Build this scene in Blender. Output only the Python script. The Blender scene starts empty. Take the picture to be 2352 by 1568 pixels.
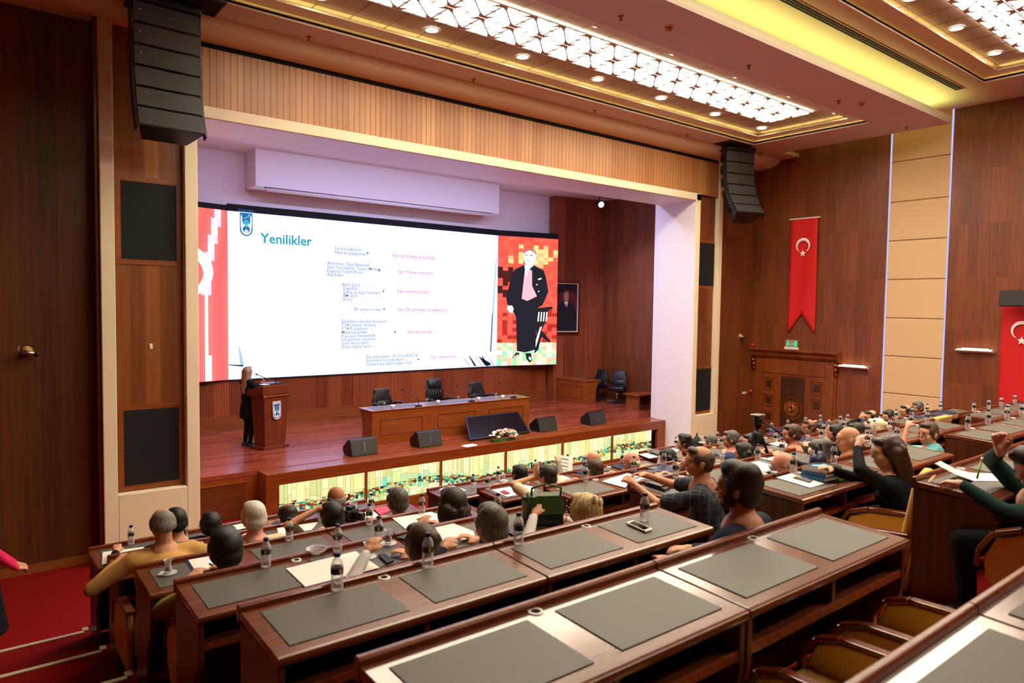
import bpy, math, random
from mathutils import Vector, Matrix
random.seed(7)
SC = bpy.context.scene
COL = SC.collection
PI = math.pi
def R(d): return math.radians(d)

EXPO, LP, LDN, LCV, LCG, LSC, LGL = 0.0, 36, 56, 9, 20, 2.5, 1.2     # exposure and the strengths of the lamps
# ------------------------------------------------------------------ camera, world, exposure
H0 = 4.07                                   # eye height above the hall floor in front of the stage
CAM = Vector((0, 0, H0))
FPX = 1625.28
YAW, PITCH, ROLL = 0.6723149, -0.04930624, 0.01382289
_f = Vector((math.sin(YAW)*math.cos(PITCH), math.cos(YAW)*math.cos(PITCH), math.sin(PITCH)))
_r = Vector((math.cos(YAW), -math.sin(YAW), 0))
_u = _r.cross(_f)
CR = math.cos(ROLL)*_r + math.sin(ROLL)*_u
CU = -math.sin(ROLL)*_r + math.cos(ROLL)*_u
cam_d = bpy.data.cameras.new('camera')
cam = bpy.data.objects.new('camera', cam_d); COL.objects.link(cam)
cam.matrix_world = Matrix(((CR.x, CU.x, -_f.x, 0), (CR.y, CU.y, -_f.y, 0), (CR.z, CU.z, -_f.z, H0), (0, 0, 0, 1)))
cam_d.sensor_width = 36; cam_d.lens = 36*FPX/2352
cam_d.clip_start = .05; cam_d.clip_end = 100
cam_d.dof.use_dof = True; cam_d.dof.focus_distance = 9.5; cam_d.dof.aperture_fstop = 3.2
SC.camera = cam
w = bpy.data.worlds.new('world'); SC.world = w; w.use_nodes = True
w.node_tree.nodes['Background'].inputs[0].default_value = (1, .8, .6, 1)
w.node_tree.nodes['Background'].inputs[1].default_value = .03
SC.view_settings.view_transform = 'Standard'; SC.view_settings.look = 'None'
SC.view_settings.exposure = EXPO; SC.view_settings.gamma = 1
SC.view_settings.use_curve_mapping = False
SC.cycles.max_bounces = 7; SC.cycles.diffuse_bounces = 4; SC.cycles.glossy_bounces = 4
SC.cycles.transmission_bounces = 6; SC.cycles.transparent_max_bounces = 12
SC.cycles.caustics_reflective = False; SC.cycles.caustics_refractive = False
SC.cycles.sample_clamp_indirect = 6; SC.cycles.use_denoising = True

# a point seen at photo pixel (x, y) on a real plane of the hall (used to read positions of things off the survey)
def ray(x, y): return _f + CR*((x-1176)/FPX) - CU*((y-784)/FPX)
def onX(x, y, X): d = ray(x, y); return CAM + d*(X/d.x)
def onY(x, y, Y): d = ray(x, y); return CAM + d*(Y/d.y)
def onZ(x, y, Z): d = ray(x, y); return CAM + d*((Z-H0)/d.z)

# ------------------------------------------------------------------ materials
def lin(c):
    if isinstance(c, str):
        c = c.lstrip('#'); c = [int(c[i:i+2], 16)/255 for i in (0, 2, 4)]
    return tuple((v/12.92 if v <= .04045 else ((v+.055)/1.055)**2.4) for v in c) + (1,)
MATS = {}
def new_mat(name):
    m = bpy.data.materials.new(name); m.use_nodes = True; MATS[name] = m
    nt = m.node_tree; return m, nt, nt.nodes['Principled BSDF'], nt.nodes.new, nt.links.new
def plain(name, col, rough=.5, metal=0, spec=.5, emit=0, ecol=None, noise=0, nscale=30, trans=0, ior=1.45, alpha=1, coat=0, sheen=0):
    m, nt, b, N, L = new_mat(name)
    c = lin(col)
    b.inputs['Base Color'].default_value = c; b.inputs['Roughness'].default_value = rough
    b.inputs['Metallic'].default_value = metal; b.inputs['Specular IOR Level'].default_value = spec
    b.inputs['Transmission Weight'].default_value = trans; b.inputs['IOR'].default_value = ior; b.inputs['Alpha'].default_value = alpha
    b.inputs['Coat Weight'].default_value = coat
    b.inputs['Sheen Weight'].default_value = sheen
    if emit:
        b.inputs['Emission Color'].default_value = lin(ecol or col); b.inputs['Emission Strength'].default_value = emit
    if noise:
        t = N('ShaderNodeTexCoord'); n = N('ShaderNodeTexNoise'); n.inputs['Scale'].default_value = nscale; n.inputs['Detail'].default_value = 4
        L(t.outputs['Object'], n.inputs['Vector'])
        mx = N('ShaderNodeMix'); mx.data_type = 'RGBA'
        mx.inputs[6].default_value = tuple(v*(1-noise) for v in c[:3])+(1,); mx.inputs[7].default_value = tuple(min(1, v*(1+noise)) for v in c[:3])+(1,)
        L(n.outputs[0], mx.inputs[0]); L(mx.outputs[2], b.inputs['Base Color'])
        bp = N('ShaderNodeBump'); bp.inputs['Strength'].default_value = .15; bp.inputs['Distance'].default_value = .01
        L(n.outputs[0], bp.inputs['Height']); L(bp.outputs[0], b.inputs['Normal'])
    return m
def math_node(N, L, op, a, b=None):
    n = N('ShaderNodeMath'); n.operation = op
    for i, v in enumerate((a, b)):
        if v is None: continue
        if isinstance(v, (int, float)): n.inputs[i].default_value = v
        else: L(v, n.inputs[i])
    return n.outputs[0]
def wood(name, c1, c2, rough=.35, slat=0, groove=.22, plank=.24, vary=.25, axis='z', row=0, coat=0, gscale=1.0, spec=.5):
    """wood veneer; grain runs along `axis`; slat = spacing of milled grooves, plank = width of the veneer leaves"""
    m, nt, b, N, L = new_mat(name)
    t = N('ShaderNodeTexCoord'); s = N('ShaderNodeSeparateXYZ'); L(t.outputs['Object'], s.inputs[0])
    X, Y, Z = s.outputs
    if axis == 'z': u = math_node(N, L, 'ADD', X, Y); v = Z
    elif axis == 'x': u = math_node(N, L, 'ADD', Y, Z); v = X
    else: u = math_node(N, L, 'ADD', X, Z); v = Y
    cell = math_node(N, L, 'FLOOR', math_node(N, L, 'DIVIDE', u, plank))
    if row: cell = math_node(N, L, 'ADD', cell, math_node(N, L, 'MULTIPLY', math_node(N, L, 'FLOOR', math_node(N, L, 'DIVIDE', v, row)), 17.3))
    wn = N('ShaderNodeTexWhiteNoise'); wn.noise_dimensions = '1D'; L(cell, wn.inputs['W'])
    cb = N('ShaderNodeCombineXYZ')
    L(math_node(N, L, 'MULTIPLY', u, 26*gscale), cb.inputs[0]); L(math_node(N, L, 'MULTIPLY', v, .9*gscale), cb.inputs[1])
    L(math_node(N, L, 'MULTIPLY', wn.outputs[0], 40), cb.inputs[2])
    n = N('ShaderNodeTexNoise'); n.inputs['Scale'].default_value = 1; n.inputs['Detail'].default_value = 5; n.inputs['Roughness'].default_value = .65
    L(cb.outputs[0], n.inputs['Vector'])
    f = math_node(N, L, 'ADD', math_node(N, L, 'MULTIPLY', n.outputs[0], 1-vary), math_node(N, L, 'MULTIPLY', wn.outputs[0], vary))
    rp = N('ShaderNodeValToRGB'); rp.color_ramp.elements[0].position = .28; rp.color_ramp.elements[1].position = .72
    rp.color_ramp.elements[0].color = lin(c1); rp.color_ramp.elements[1].color = lin(c2); L(f, rp.inputs[0])
    out = rp.outputs[0]; h = n.outputs[0]
    if slat:
        fr = math_node(N, L, 'FRACT', math_node(N, L, 'DIVIDE', u, slat))
        g = math_node(N, L, 'LESS_THAN', fr, groove)
        mx = N('ShaderNodeMix'); mx.data_type = 'RGBA'; L(g, mx.inputs[0]); L(out, mx.inputs[6])
        mx.inputs[7].default_value = tuple(x*.35 for x in lin(c1)[:3])+(1,); out = mx.outputs[2]
    L(out, b.inputs['Base Color']); b.inputs['Roughness'].default_value = rough; b.inputs['Coat Weight'].default_value = coat
    b.inputs['Coat Roughness'].default_value = .12; b.inputs['Specular IOR Level'].default_value = spec
    return m
def emitter(name, col, strength):
    m = bpy.data.materials.new(name); m.use_nodes = True; nt = m.node_tree; nt.nodes.clear(); MATS[name] = m
    e = nt.nodes.new('ShaderNodeEmission'); o = nt.nodes.new('ShaderNodeOutputMaterial')
    e.inputs[0].default_value = lin(col); e.inputs[1].default_value = strength; nt.links.new(e.outputs[0], o.inputs[0]); return m
def emit_attr(name, strength):
    """light coming through coloured pieces; each face keeps the colour of its own piece of glass"""
    m = bpy.data.materials.new(name); m.use_nodes = True; nt = m.node_tree; nt.nodes.clear(); MATS[name] = m
    a = nt.nodes.new('ShaderNodeVertexColor'); a.layer_name = 'col'
    e = nt.nodes.new('ShaderNodeEmission'); o = nt.nodes.new('ShaderNodeOutputMaterial'); e.inputs[1].default_value = strength
    nt.links.new(a.outputs[0], e.inputs[0]); nt.links.new(e.outputs[0], o.inputs[0]); return m

wood('desk_wood', '#451d0b', '#7a3e1c', rough=.26, plank=.65, vary=.12, axis='x', coat=.35)
wood('desk_end_wood', '#3a170a', '#622a14', rough=.36, plank=.5, vary=.1, axis='z')
wood('wall_wood_dark', '#48230c', '#74401a', rough=.42, plank=.23, vary=.3, slat=.0125, groove=.2)
wood('wall_wood_side', '#5e2b10', '#8a4a22', rough=.42, plank=.21, vary=.22, row=1.22, slat=.03, groove=.16)
wood('wall_wood_top', '#a0683a', '#c08a54', rough=.42, plank=.3, vary=.35, slat=.105, groove=.14)
wood('wall_wood_stage', '#6a2c14', '#9a4e28', rough=.4, plank=.36, vary=.4, slat=.06, groove=.17)
wood('niche_wood', '#6c3814', '#945a26', rough=.4, plank=.2, vary=.4)
wood('stage_floor_wood', '#74301c', '#9c4c30', rough=.27, plank=.09, vary=.6, axis='x', row=1.6, coat=.25)
wood('stage_front_wood', '#66290c', '#944a1a', rough=.32, plank=.5, vary=.15, axis='x', coat=.2)
wood('table_wood', '#6c300f', '#9a521e', rough=.33, plank=.8, vary=.12, axis='x', coat=.2)
wood('podium_wood', '#521e0e', '#7a3a1c', rough=.34, plank=.6, vary=.1, axis='z', coat=.2)
wood('door_wood', '#5c280c', '#8c481c', rough=.33, plank=.5, vary=.2, coat=.2)
wood('door_dark_wood', '#2e1408', '#4e280f', rough=.4, plank=.2, vary=.2, axis='y')
wood('skirting_wood', '#6c3312', '#985522', rough=.4, plank=.9, vary=.15, axis='x')
wood('arm_wood', '#58210d', '#853a18', rough=.25, plank=.5, vary=.1, axis='y', coat=.3)
plain('cream_paint', '#ecdcbc', .6, noise=.03, nscale=60)
plain('white_paint', '#e8e4de', .55)
plain('ceiling_paint', '#d6c9b8', .7)
plain('ceiling_tile', '#b5a48e', .75, noise=.08, nscale=90)
plain('cove_paint', '#e6e0c0', .6)
plain('beige_fabric', '#cfae82', .85, noise=.06, nscale=120)
plain('carpet_red', '#7a0f0c', .95, spec=.1, noise=.45, nscale=45)
plain('nosing', '#c9bd98', .5)
plain('leather_mat', '#57544c', .5, noise=.05, nscale=300)
plain('black_cloth', '#0c0c0d', .8)
plain('black_plastic', '#121213', .38)
plain('black_gloss', '#08080a', .15)
plain('grey_grille', '#2b2b2a', .55, noise=.2, nscale=400)
plain('dark_void', '#050403', .9)
plain('black_leather', '#131316', .32, noise=.1, nscale=60)
plain('chrome', '#c8c8cc', .18, metal=1)
plain('aluminium', '#a8a6a0', .35, metal=1)
plain('gold', '#c08a3a', .3, metal=1)
plain('bronze', '#9a5a20', .32, metal=1)
plain('cream_leather', '#cda562', .5, noise=.03, nscale=80)
plain('seat_leather', '#d6b264', .5, noise=.03, nscale=80)
plain('white_plastic', '#e6e2dc', .35)
plain('paper', '#efe9df', .7)
plain('paper_edge', '#d8cfb8', .7)
plain('ink_blue', '#1c2c9c', .4)
def thin_clear(name, col, base, rough):
    m = bpy.data.materials.new(name); m.use_nodes = True; nt = m.node_tree; nt.nodes.clear(); MATS[name] = m; N, L = nt.nodes.new, nt.links.new
    tr = N('ShaderNodeBsdfTransparent'); tr.inputs[0].default_value = (.97, .97, .97, 1); pb = N('ShaderNodeBsdfPrincipled'); pb.inputs['Base Color'].default_value = lin(col); pb.inputs['Roughness'].default_value = rough
    lw = N('ShaderNodeLayerWeight'); lw.inputs[0].default_value = .35; f = math_node(N, L, 'ADD', math_node(N, L, 'MULTIPLY', lw.outputs[1], .75), base)
    mx = N('ShaderNodeMixShader'); L(f, mx.inputs[0]); L(tr.outputs[0], mx.inputs[1]); L(pb.outputs[0], mx.inputs[2]); o = N('ShaderNodeOutputMaterial'); L(mx.outputs[0], o.inputs[0])
thin_clear('pet', '#eef2f4', .16, .08); thin_clear('clear_glass', '#f6f8f8', .08, .04)
plain('tea', '#7c1206', .1, trans=.6, ior=1.3)
plain('label_navy', '#141c34', .4)
plain('label_gold', '#c69a3c', .4)
plain('label_white', '#e8e6e2', .5)
plain('cap_navy', '#15184f', .4)
plain('folder_navy', '#1e2348', .4, noise=.2, nscale=12)
plain('folder_cyan', '#6fb4d8', .4)
plain('folder_pink', '#d2405c', .45)
plain('phone_red', '#a3262c', .35)
plain('phone_blue', '#20304e', .15)
plain('phone_gold', '#b98c3c', .3, metal=.6)
plain('flag_red', '#c4100f', .7)
plain('flag_white', '#f2efe8', .7)
plain('bag_green', '#2f4a1a', .45, noise=.25, nscale=20)
plain('bag_dark', '#14180f', .35)
plain('flask_green', '#a9b488', .5, noise=.25, nscale=200)
plain('flask_lid', '#1c4a38', .4)
plain('pen_green', '#68b428', .4)
plain('book_blue', '#1f5d92', .45)
plain('book_navy', '#1c2438', .35, noise=.4, nscale=8)
plain('leaf', '#3f6a2a', .6)
plain('flower_white', '#ecebc8', .6)
plain('flower_pink', '#e3a48a', .6)
plain('flower_peach', '#c8765c', .6)
plain('alarm_red', '#c01a14', .4)
plain('exit_green', '#1aa04a', .4, emit=1.2, ecol='#22c060')
plain('emblem_white', '#eef0ee', .5)
plain('emblem_blue', '#1d4f9a', .5)
plain('emblem_teal', '#3aa6b4', .5)
emitter('panel_light', '#fff0d6', LP)
emitter('downlight', '#fff0d8', LDN)
emitter('cove_light', '#ffd98a', LCV)
emitter('cove_green', '#eef08c', LCG)
emitter('lamp_light', '#fff0d2', 9)
emitter('led_line', '#c9c8ff', 1.0)
emitter('screen_white', '#bcc4ff', LSC)
emitter('monitor_led', '#ffffff', 1.0)

# ------------------------------------------------------------------ mesh helpers
class MB:
    def __init__(s): s.v = []; s.f = []; s.c = []
    def add(s, vs, fs, M=None, col=None):
        o = len(s.v)
        s.v += [tuple(M @ Vector(p)) if M is not None else tuple(p) for p in vs]
        s.f += [tuple(o+i for i in f) for f in fs]; s.c += [col]*len(fs); return s
    def hexa(s, p, M=None, col=None):     # p: 4 bottom (ccw) + 4 top
        return s.add(p, [(3, 2, 1, 0), (4, 5, 6, 7), (0, 1, 5, 4), (1, 2, 6, 5), (2, 3, 7, 6), (3, 0, 4, 7)], M, col)
    def box(s, x0, x1, y0, y1, z0, z1, M=None, col=None):
        return s.hexa([(x0, y0, z0), (x1, y0, z0), (x1, y1, z0), (x0, y1, z0), (x0, y0, z1), (x1, y0, z1), (x1, y1, z1), (x0, y1, z1)], M, col)
    def quad(s, a, b, c, d, col=None): return s.add([a, b, c, d], [(0, 1, 2, 3)], None, col)
    def prism(s, poly, z0, z1, M=None, col=None):   # polygon in xy, extruded in z
        n = len(poly)
        return s.add([(x, y, z0) for x, y in poly]+[(x, y, z1) for x, y in poly],
                     [tuple(range(n-1, -1, -1)), tuple(range(n, 2*n))]+[(i, (i+1) % n, n+(i+1) % n, n+i) for i in range(n)], M, col)
    def prismX(s, poly, x0, x1):                      # polygon in yz, extruded along x
        return s.prism(poly, x0, x1, Matrix(((0, 0, 1, 0), (1, 0, 0, 0), (0, 1, 0, 0), (0, 0, 0, 1))))
    def prismY(s, poly, y0, y1):                      # polygon in xz, extruded along y
        return s.prism(poly, -y1, -y0, Matrix(((1, 0, 0, 0), (0, 0, -1, 0), (0, 1, 0, 0), (0, 0, 0, 1))))
    def lathe(s, prof, n=16, M=None, caps=True):
        v = []; f = []
        for r, z in prof:
            for i in range(n): a = 2*PI*i/n; v.append((r*math.cos(a), r*math.sin(a), z))
        for k in range(len(prof)-1):
            for i in range(n): j = (i+1) % n; f.append((k*n+i, k*n+j, (k+1)*n+j, (k+1)*n+i))
        if caps:
            f.append(tuple(range(n-1, -1, -1))); m = (len(prof)-1)*n; f.append(tuple(range(m, m+n)))
        return s.add(v, f, M)
    def tube(s, pts, r, n=8, caps=True):
        pts = [Vector(p) for p in pts]; rs = r if isinstance(r, (list, tuple)) else [r]*len(pts)
        v = []; f = []; up = None
        for k, p in enumerate(pts):
            d = (pts[min(k+1, len(pts)-1)]-pts[max(k-1, 0)]).normalized()
            if up is None: up = Vector((0, 0, 1)) if abs(d.z) < .9 else Vector((1, 0, 0))
            a = d.cross(up)
            if a.length < 1e-4: a = d.orthogonal()
            a.normalize(); b = d.cross(a); up = b.cross(d) if False else up
            for i in range(n):
                t = 2*PI*i/n; v.append(p+(a*math.cos(t)+b*math.sin(t))*rs[k])
        for k in range(len(pts)-1):
            for i in range(n): j = (i+1) % n; f.append((k*n+i, k*n+j, (k+1)*n+j, (k+1)*n+i))
        if caps: f.append(tuple(range(n-1, -1, -1))); m = (len(pts)-1)*n; f.append(tuple(range(m, m+n)))
        return s.add(v, f)
    def ball(s, c, r, n=10, m=7, M=None):
        r = (r, r, r) if isinstance(r, (int, float)) else r
        v = [(c[0], c[1], c[2]-r[2])]; f = []
        for k in range(1, m):
            a = -PI/2+PI*k/m
            for i in range(n): t = 2*PI*i/n; v.append((c[0]+r[0]*math.cos(a)*math.cos(t), c[1]+r[1]*math.cos(a)*math.sin(t), c[2]+r[2]*math.sin(a)))
        v.append((c[0], c[1], c[2]+r[2]))
        for i in range(n): f.append((0, 1+(i+1) % n, 1+i))
        for k in range(m-2):
            for i in range(n): j = (i+1) % n; f.append((1+k*n+i, 1+k*n+j, 1+(k+1)*n+j, 1+(k+1)*n+i))
        t = len(v)-1; b = 1+(m-2)*n
        for i in range(n): f.append((b+i, b+(i+1) % n, t))
        return s.add(v, f, M)
    def build(s, name, mat, parent=None, smooth=False, bevel=0, seg=2, kind=None, loc=None, sub=0):
        me = bpy.data.meshes.new(name); me.from_pydata(s.v, [], s.f); me.update()
        if any(c is not None for c in s.c):
            at = me.color_attributes.new('col', 'FLOAT_COLOR', 'CORNER')
            for p, c in zip(me.polygons, s.c):
                for l in p.loop_indices: at.data[l].color = c or (1, 1, 1, 1)
        o = bpy.data.objects.new(name, me); COL.objects.link(o)
        if mat: me.materials.append(MATS[mat] if isinstance(mat, str) else mat)
        if parent: o.parent = parent
        if loc: o.location = loc
        if smooth:
            for p in me.polygons: p.use_smooth = True
        if bevel:
            md = o.modifiers.new('b', 'BEVEL'); md.width = bevel; md.segments = seg; md.limit_method = 'ANGLE'; md.angle_limit = R(40)
        if sub:
            md = o.modifiers.new('s', 'SUBSURF'); md.levels = sub; md.render_levels = sub
        if kind: o['kind'] = kind
        return o
def bx(name, mat, x0, x1, y0, y1, z0, z1, parent=None, bevel=0, kind=None):
    return MB().box(x0, x1, y0, y1, z0, z1).build(name, mat, parent, bevel=bevel, kind=kind)
def tag(o, label, cat, group=None):
    o['label'] = label; o['category'] = cat
    if group: o['group'] = group
    return o
def thing(name, label, cat, loc=(0, 0, 0), rz=0, group=None):
    o = bpy.data.objects.new(name, None); COL.objects.link(o); o.empty_display_size = .1
    o.location = loc; o.rotation_euler = (0, 0, rz); return tag(o, label, cat, group)
_TREE = {}
def _tree(o):
    if o.name not in _TREE: _TREE[o.name] = [(k, _tree(k)) for k in o.children]
    return _TREE[o.name]
def dup(root, loc, rz=None, label=None, group=None, scale=None):
    def cp(o, kids, par):
        c = o.copy(); COL.objects.link(c); c.parent = par
        for k, kk in kids: cp(k, kk, c)
        return c
    r = cp(root, _tree(root), None); r.location = loc
    if rz is not None: r.rotation_euler = (0, 0, rz)
    if scale: r.scale = (scale,)*3
    if label: r['label'] = label
    if group: r['group'] = group
    return r
ORD = ['first', 'second', 'third', 'fourth', 'fifth', 'sixth', 'seventh', 'eighth', 'ninth', 'tenth', 'eleventh', 'twelfth', 'thirteenth', 'fourteenth']
S = 'structure'
# ------------------------------------------------------------------ the hall: floors, walls, stage, ceiling
TY = [1.82, 2.88, 3.92, 4.94, 5.93, 6.85, .71]            # desk fronts, sixth row back to the front row, then the last row
TZ = [3.07, 2.855, 2.631, 2.40, 2.18, 1.984, 3.28]        # top of the desk lip
PF = [z-.76 for z in TZ]                                   # platform under each row
ROWN = ['sixth', 'fifth', 'fourth', 'third', 'second', 'front', 'last']
XW = 18.3; STG = 1.04; CA = 8.26; CB = 8.77
BLK = {'L': (.885, 3.47), 'M': (4.35, 6.92), 'R': (7.85, 10.43), 'F': (11.35, 13.95)}
bx('floor', 'carpet_red', -1.2, XW, 6.9, 12.9, -.2, 0, kind=S)
bx('floor', 'carpet_red', -1.2, 4.25, 8.6, 12.85, 0, .22, kind=S)      # raised landing in front of the dark wall
order = [6, 0, 1, 2, 3, 4, 5]
for k, i in enumerate(order):
    yb = -.35 if i == 6 else TY[order[k-1]]
    for j, (a, b) in enumerate(((BLK['L'][0]-.03, BLK['L'][1]+.02), (BLK['M'][0]-.03+(.1 if i < 2 else 0), BLK['M'][1]+.02), (BLK['R'][0]-.1, BLK['R'][1]+.02), (BLK['F'][0]-.03, BLK['F'][1]+.1))):
        bx('floor', 'carpet_red', a, b, yb+.17, TY[i]+.17, 0, PF[i], kind=S)
    for j, (a, b) in enumerate(((-1.2, BLK['L'][0]-.03), (BLK['L'][1]+.02, BLK['M'][0]-.03), (BLK['M'][1]+.02, BLK['R'][0]-.1), (BLK['R'][1]+.02, BLK['F'][0]-.03), (BLK['F'][1]+.1, XW))):
        y0 = yb+.1-(2 if i == 6 else 0)
        ys = TY[i]+.1
        bx('floor', 'carpet_red', a, b, y0, ys, 0, PF[i]-.002, kind=S)
        bx('trim_1', 'nosing', a, b, ys-.035, ys+.008, PF[i]-.02, PF[i]+.004, kind=S)
        # half step in front of each aisle tread
        if i != 5:
            nz = PF[order[k+1]]; mid = (PF[i]+nz)/2
            if j in (1, 2, 3): bx('trim_2', 'nosing', a, b, ys+.4, ys+.44, nz, nz+.012, kind=S)
    for nm, xx in (('L', BLK['L'][0]-.03), ('M', BLK['M'][0]-.03+(.1 if i < 2 else 0))):
        bx('trim_3', 'nosing', xx-.005, xx+.04, TY[i]+.1, TY[i]+.17, PF[i]-.03, PF[i]+.004, kind=S)
for q in range(6):                                         # the steps down from the front platform at the side
    bx('floor', 'carpet_red', -1.2, .86, 6.95+q*.28, 6.95+(q+1)*.28, 0, PF[5]-.165*(q+1), kind=S)
bx('floor', 'carpet_red', .86, XW, 7.0, 7.04, 0, PF[5], kind=S)
bx('floor', 'carpet_red', -1.2, XW, -7, -.35+.1-2, 2.0, PF[6], kind=S)
# --- walls
bx('wall_left', 'wall_wood_dark', -1.4, -1.2, -7, 12.9, 0, CB, kind=S)
bx('wall_rear', 'wall_wood_side', -1.4, XW+.2, -7.2, -7, 0, CB, kind=S)
bx('wall_front', 'wall_wood_dark', -1.4, 1.702, 11.88, 12.1, 0, CA, kind=S)
bx('baseboard_left', 'skirting_wood', -1.2, 1.69, 11.855, 11.9, .2, .345, kind=S)
bx('trim_4', 'arm_wood', 1.655, 1.705, 11.62, 11.9, .22, CA, kind=S)
bx('wall_right', 'wall_wood_side', XW, XW+.2, -7, 12.3, 0, CB+.1, kind=S)
bx('wall_front', 'wall_wood_side', 16.43, XW, 11.72, 11.92, 0, CA, kind=S)
YF = 11.552
# portal frame with a niche each side
fr = MB()
for a, b in ((1.702, 1.885), (2.83, 3.017)): fr.box(a, b, YF, 12.2, 0, CA+.2)
fr.box(1.885, 2.83, YF, 12.2, 0, 1.235)
fr.box(1.885, 2.83, YF, 12.2, 8.03, CA+.2)
fr.build('trim_5', 'cream_paint', bevel=.012, kind=S)
fr = MB()
fr.box(15.27, 15.45, YF, 12.79, 0, 7.07); fr.box(16.25, 16.43, YF, 12.2, 0, CA-.1); fr.box(15.45, 16.25, YF, 12.2, 0, 1.245)
fr.build('trim_5', 'cream_paint', bevel=.012, kind=S)
bx('trim_5', 'cream_paint', 2.92, 15.45, YF, 11.8, 6.895, 7.075, bevel=.012, kind=S)
bx('wall_stage_jamb', 'white_paint', 15.262, 15.4, YF+.02, 12.79, 0, 6.9, kind=S)
bx('wall_stage_jamb', 'white_paint', 2.84, 3.012, YF+.02, 12.79, 0, 6.9, kind=S)
bx('ceiling_portal', 'white_paint', 2.9, 15.4, YF+.02, 12.79, 6.89, 7.05, kind=S)
bx('wall_front_panel', 'wall_wood_top', 3.017, 16.25, 11.60, 11.85, 7.075, 7.97, kind=S)
bx('wall_front_panel', 'wall_wood_side', 15.45, 16.3, 11.68, 11.85, 1.2, 7.97, kind=S)
bx('wall_front_panel', 'niche_wood', 1.88, 2.84, 11.70, 11.85, 1.2, 8.05, kind=S)
bx('trim_6', 'dark_void', 3.017, 16.3, 11.62, 11.85, 7.97, 8.05, kind=S)
def grille(px, lab, Yp):
    P = [onY(x, y, Yp) for x, y in px]
    x0 = min(p.x for p in P); x1 = max(p.x for p in P); z0 = min(p.z for p in P); z1 = max(p.z for p in P)
    g = thing('speaker_grille', lab, 'speaker grille', ((x0+x1)/2, Yp, z0))
    a, h = (x1-x0)/2, z1-z0
    bx('cloth', 'black_cloth', -a, a, -.008, 0, 0, h, g)
    f = MB(); t = .075
    for q in ((-a-t, -a, -t, h+t), (a, a+t, -t, h+t)): f.box(q[0], q[1], -.006, 0, q[2], q[3])
    for q in ((-t, 0), (h, h+t)): f.box(-a, a, -.006, 0, q[0], q[1])
    f.build('frame', 'skirting_wood', g)
grille(((276, 413), (404, 428), (279, 594), (406, 598)), 'tall black cloth speaker grille high in the niche beside the dark wall', 11.695)
grille(((284, 943), (410, 934), (286, 1115), (410, 1100)), 'tall black cloth speaker grille low in the niche beside the dark wall', 11.695)
grille(((1606, 557), (1643, 560), (1605, 654), (1640, 657)), 'narrow black speaker grille high beside the white portal jamb', 11.675)
grille(((1600, 850), (1635, 845), (1596, 945), (1632, 938)), 'narrow black speaker grille low beside the white portal jamb', 11.675)
# --- stage
bx('floor_stage', 'stage_floor_wood', 2.0, 17.4, 12.8, 17.6, STG-.1, STG, kind=S)
bx('wall_stage_front', 'stage_front_wood', 3.0, 4.4, 12.8, 13.0, 0, STG-.1, kind=S)
bx('wall_stage_back', 'wall_wood_stage', 2.0, 15.6, 17.45, 17.7, STG, 2.25, kind=S)
bx('baseboard_stage', 'skirting_wood', 2.0, 15.5, 17.42, 17.46, STG, STG+.32, kind=S)
bx('wall_stage_back', 'white_paint', 2.0, 15.42, 17.48, 17.7, 6.1, 7.7, kind=S)
MB().prism([(15.35, 17.1), (17.3, 16.8), (17.3, 17.1), (15.35, 17.4)], STG, 7.8).build('wall_stage_back', 'wall_wood_stage', kind=S)
MB().prism([(15.35, 17.07), (17.26, 16.78), (17.3, 16.81), (15.4, 17.11)], STG, STG+.12).build('baseboard_stage', 'skirting_wood', kind=S)
bx('wall_stage_side', 'wall_wood_side', 17.26, 17.46, 12.7, 17.2, STG, 7.8, kind=S)
bx('wall_stage_side', 'wall_wood_stage', 1.6, 2.0, 12.7, 17.7, STG, 7.8, kind=S)
bx('wall_stage_side', 'white_paint', 15.3, 17.4, 12.79, 12.95, 0, 7.8, kind=S)
bx('wall_stage_side', 'white_paint', 1.6, 3.0, 12.79, 12.95, 0, 7.8, kind=S)
bx('ceiling_stage', 'white_paint', 1.6, 17.5, 12.7, 17.7, 7.64, 7.8, kind=S)
bx('ceiling_stage', 'white_paint', 1.6, 17.5, 12.7, 12.8, 7.0, 7.8, kind=S)
bx('ceiling_stage', 'white_paint', 5.63, 12.74, 16.7, 17.5, 6.79, 7.65, kind=S)      # boxed-in housing of the roll-down screen
t = thing('projection_screen', 'white rolled-up projection screen tucked under the box above the stage', 'projection screen', (9.2, 16.74, 6.735))
MB().tube([(-3.3, 0, 0), (3.3, 0, 0)], .045, 10).build('roller', 'white_plastic', t, smooth=True)
bx('slot', 'dark_void', -3.35, 3.35, -.02, .06, .044, .05, t)
# grille panel at the side of the stage front
t = thing('vent_panel', 'brown slatted vent panel in the stage front beside the cream pilaster', 'vent panel', (3.6, 12.8, .2))
bx('backing', 'door_dark_wood', -.55, .5, -.005, 0, .02, .62, t)
m = MB()
for k in range(28): m.box(-.55, .5, -.014, -.004, .03+k*.021, .04+k*.021)
m.build('louver', 'stage_front_wood', t)
bx('rail', 'skirting_wood', -.6, .55, -.02, 0, .655, .665, t)
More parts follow.
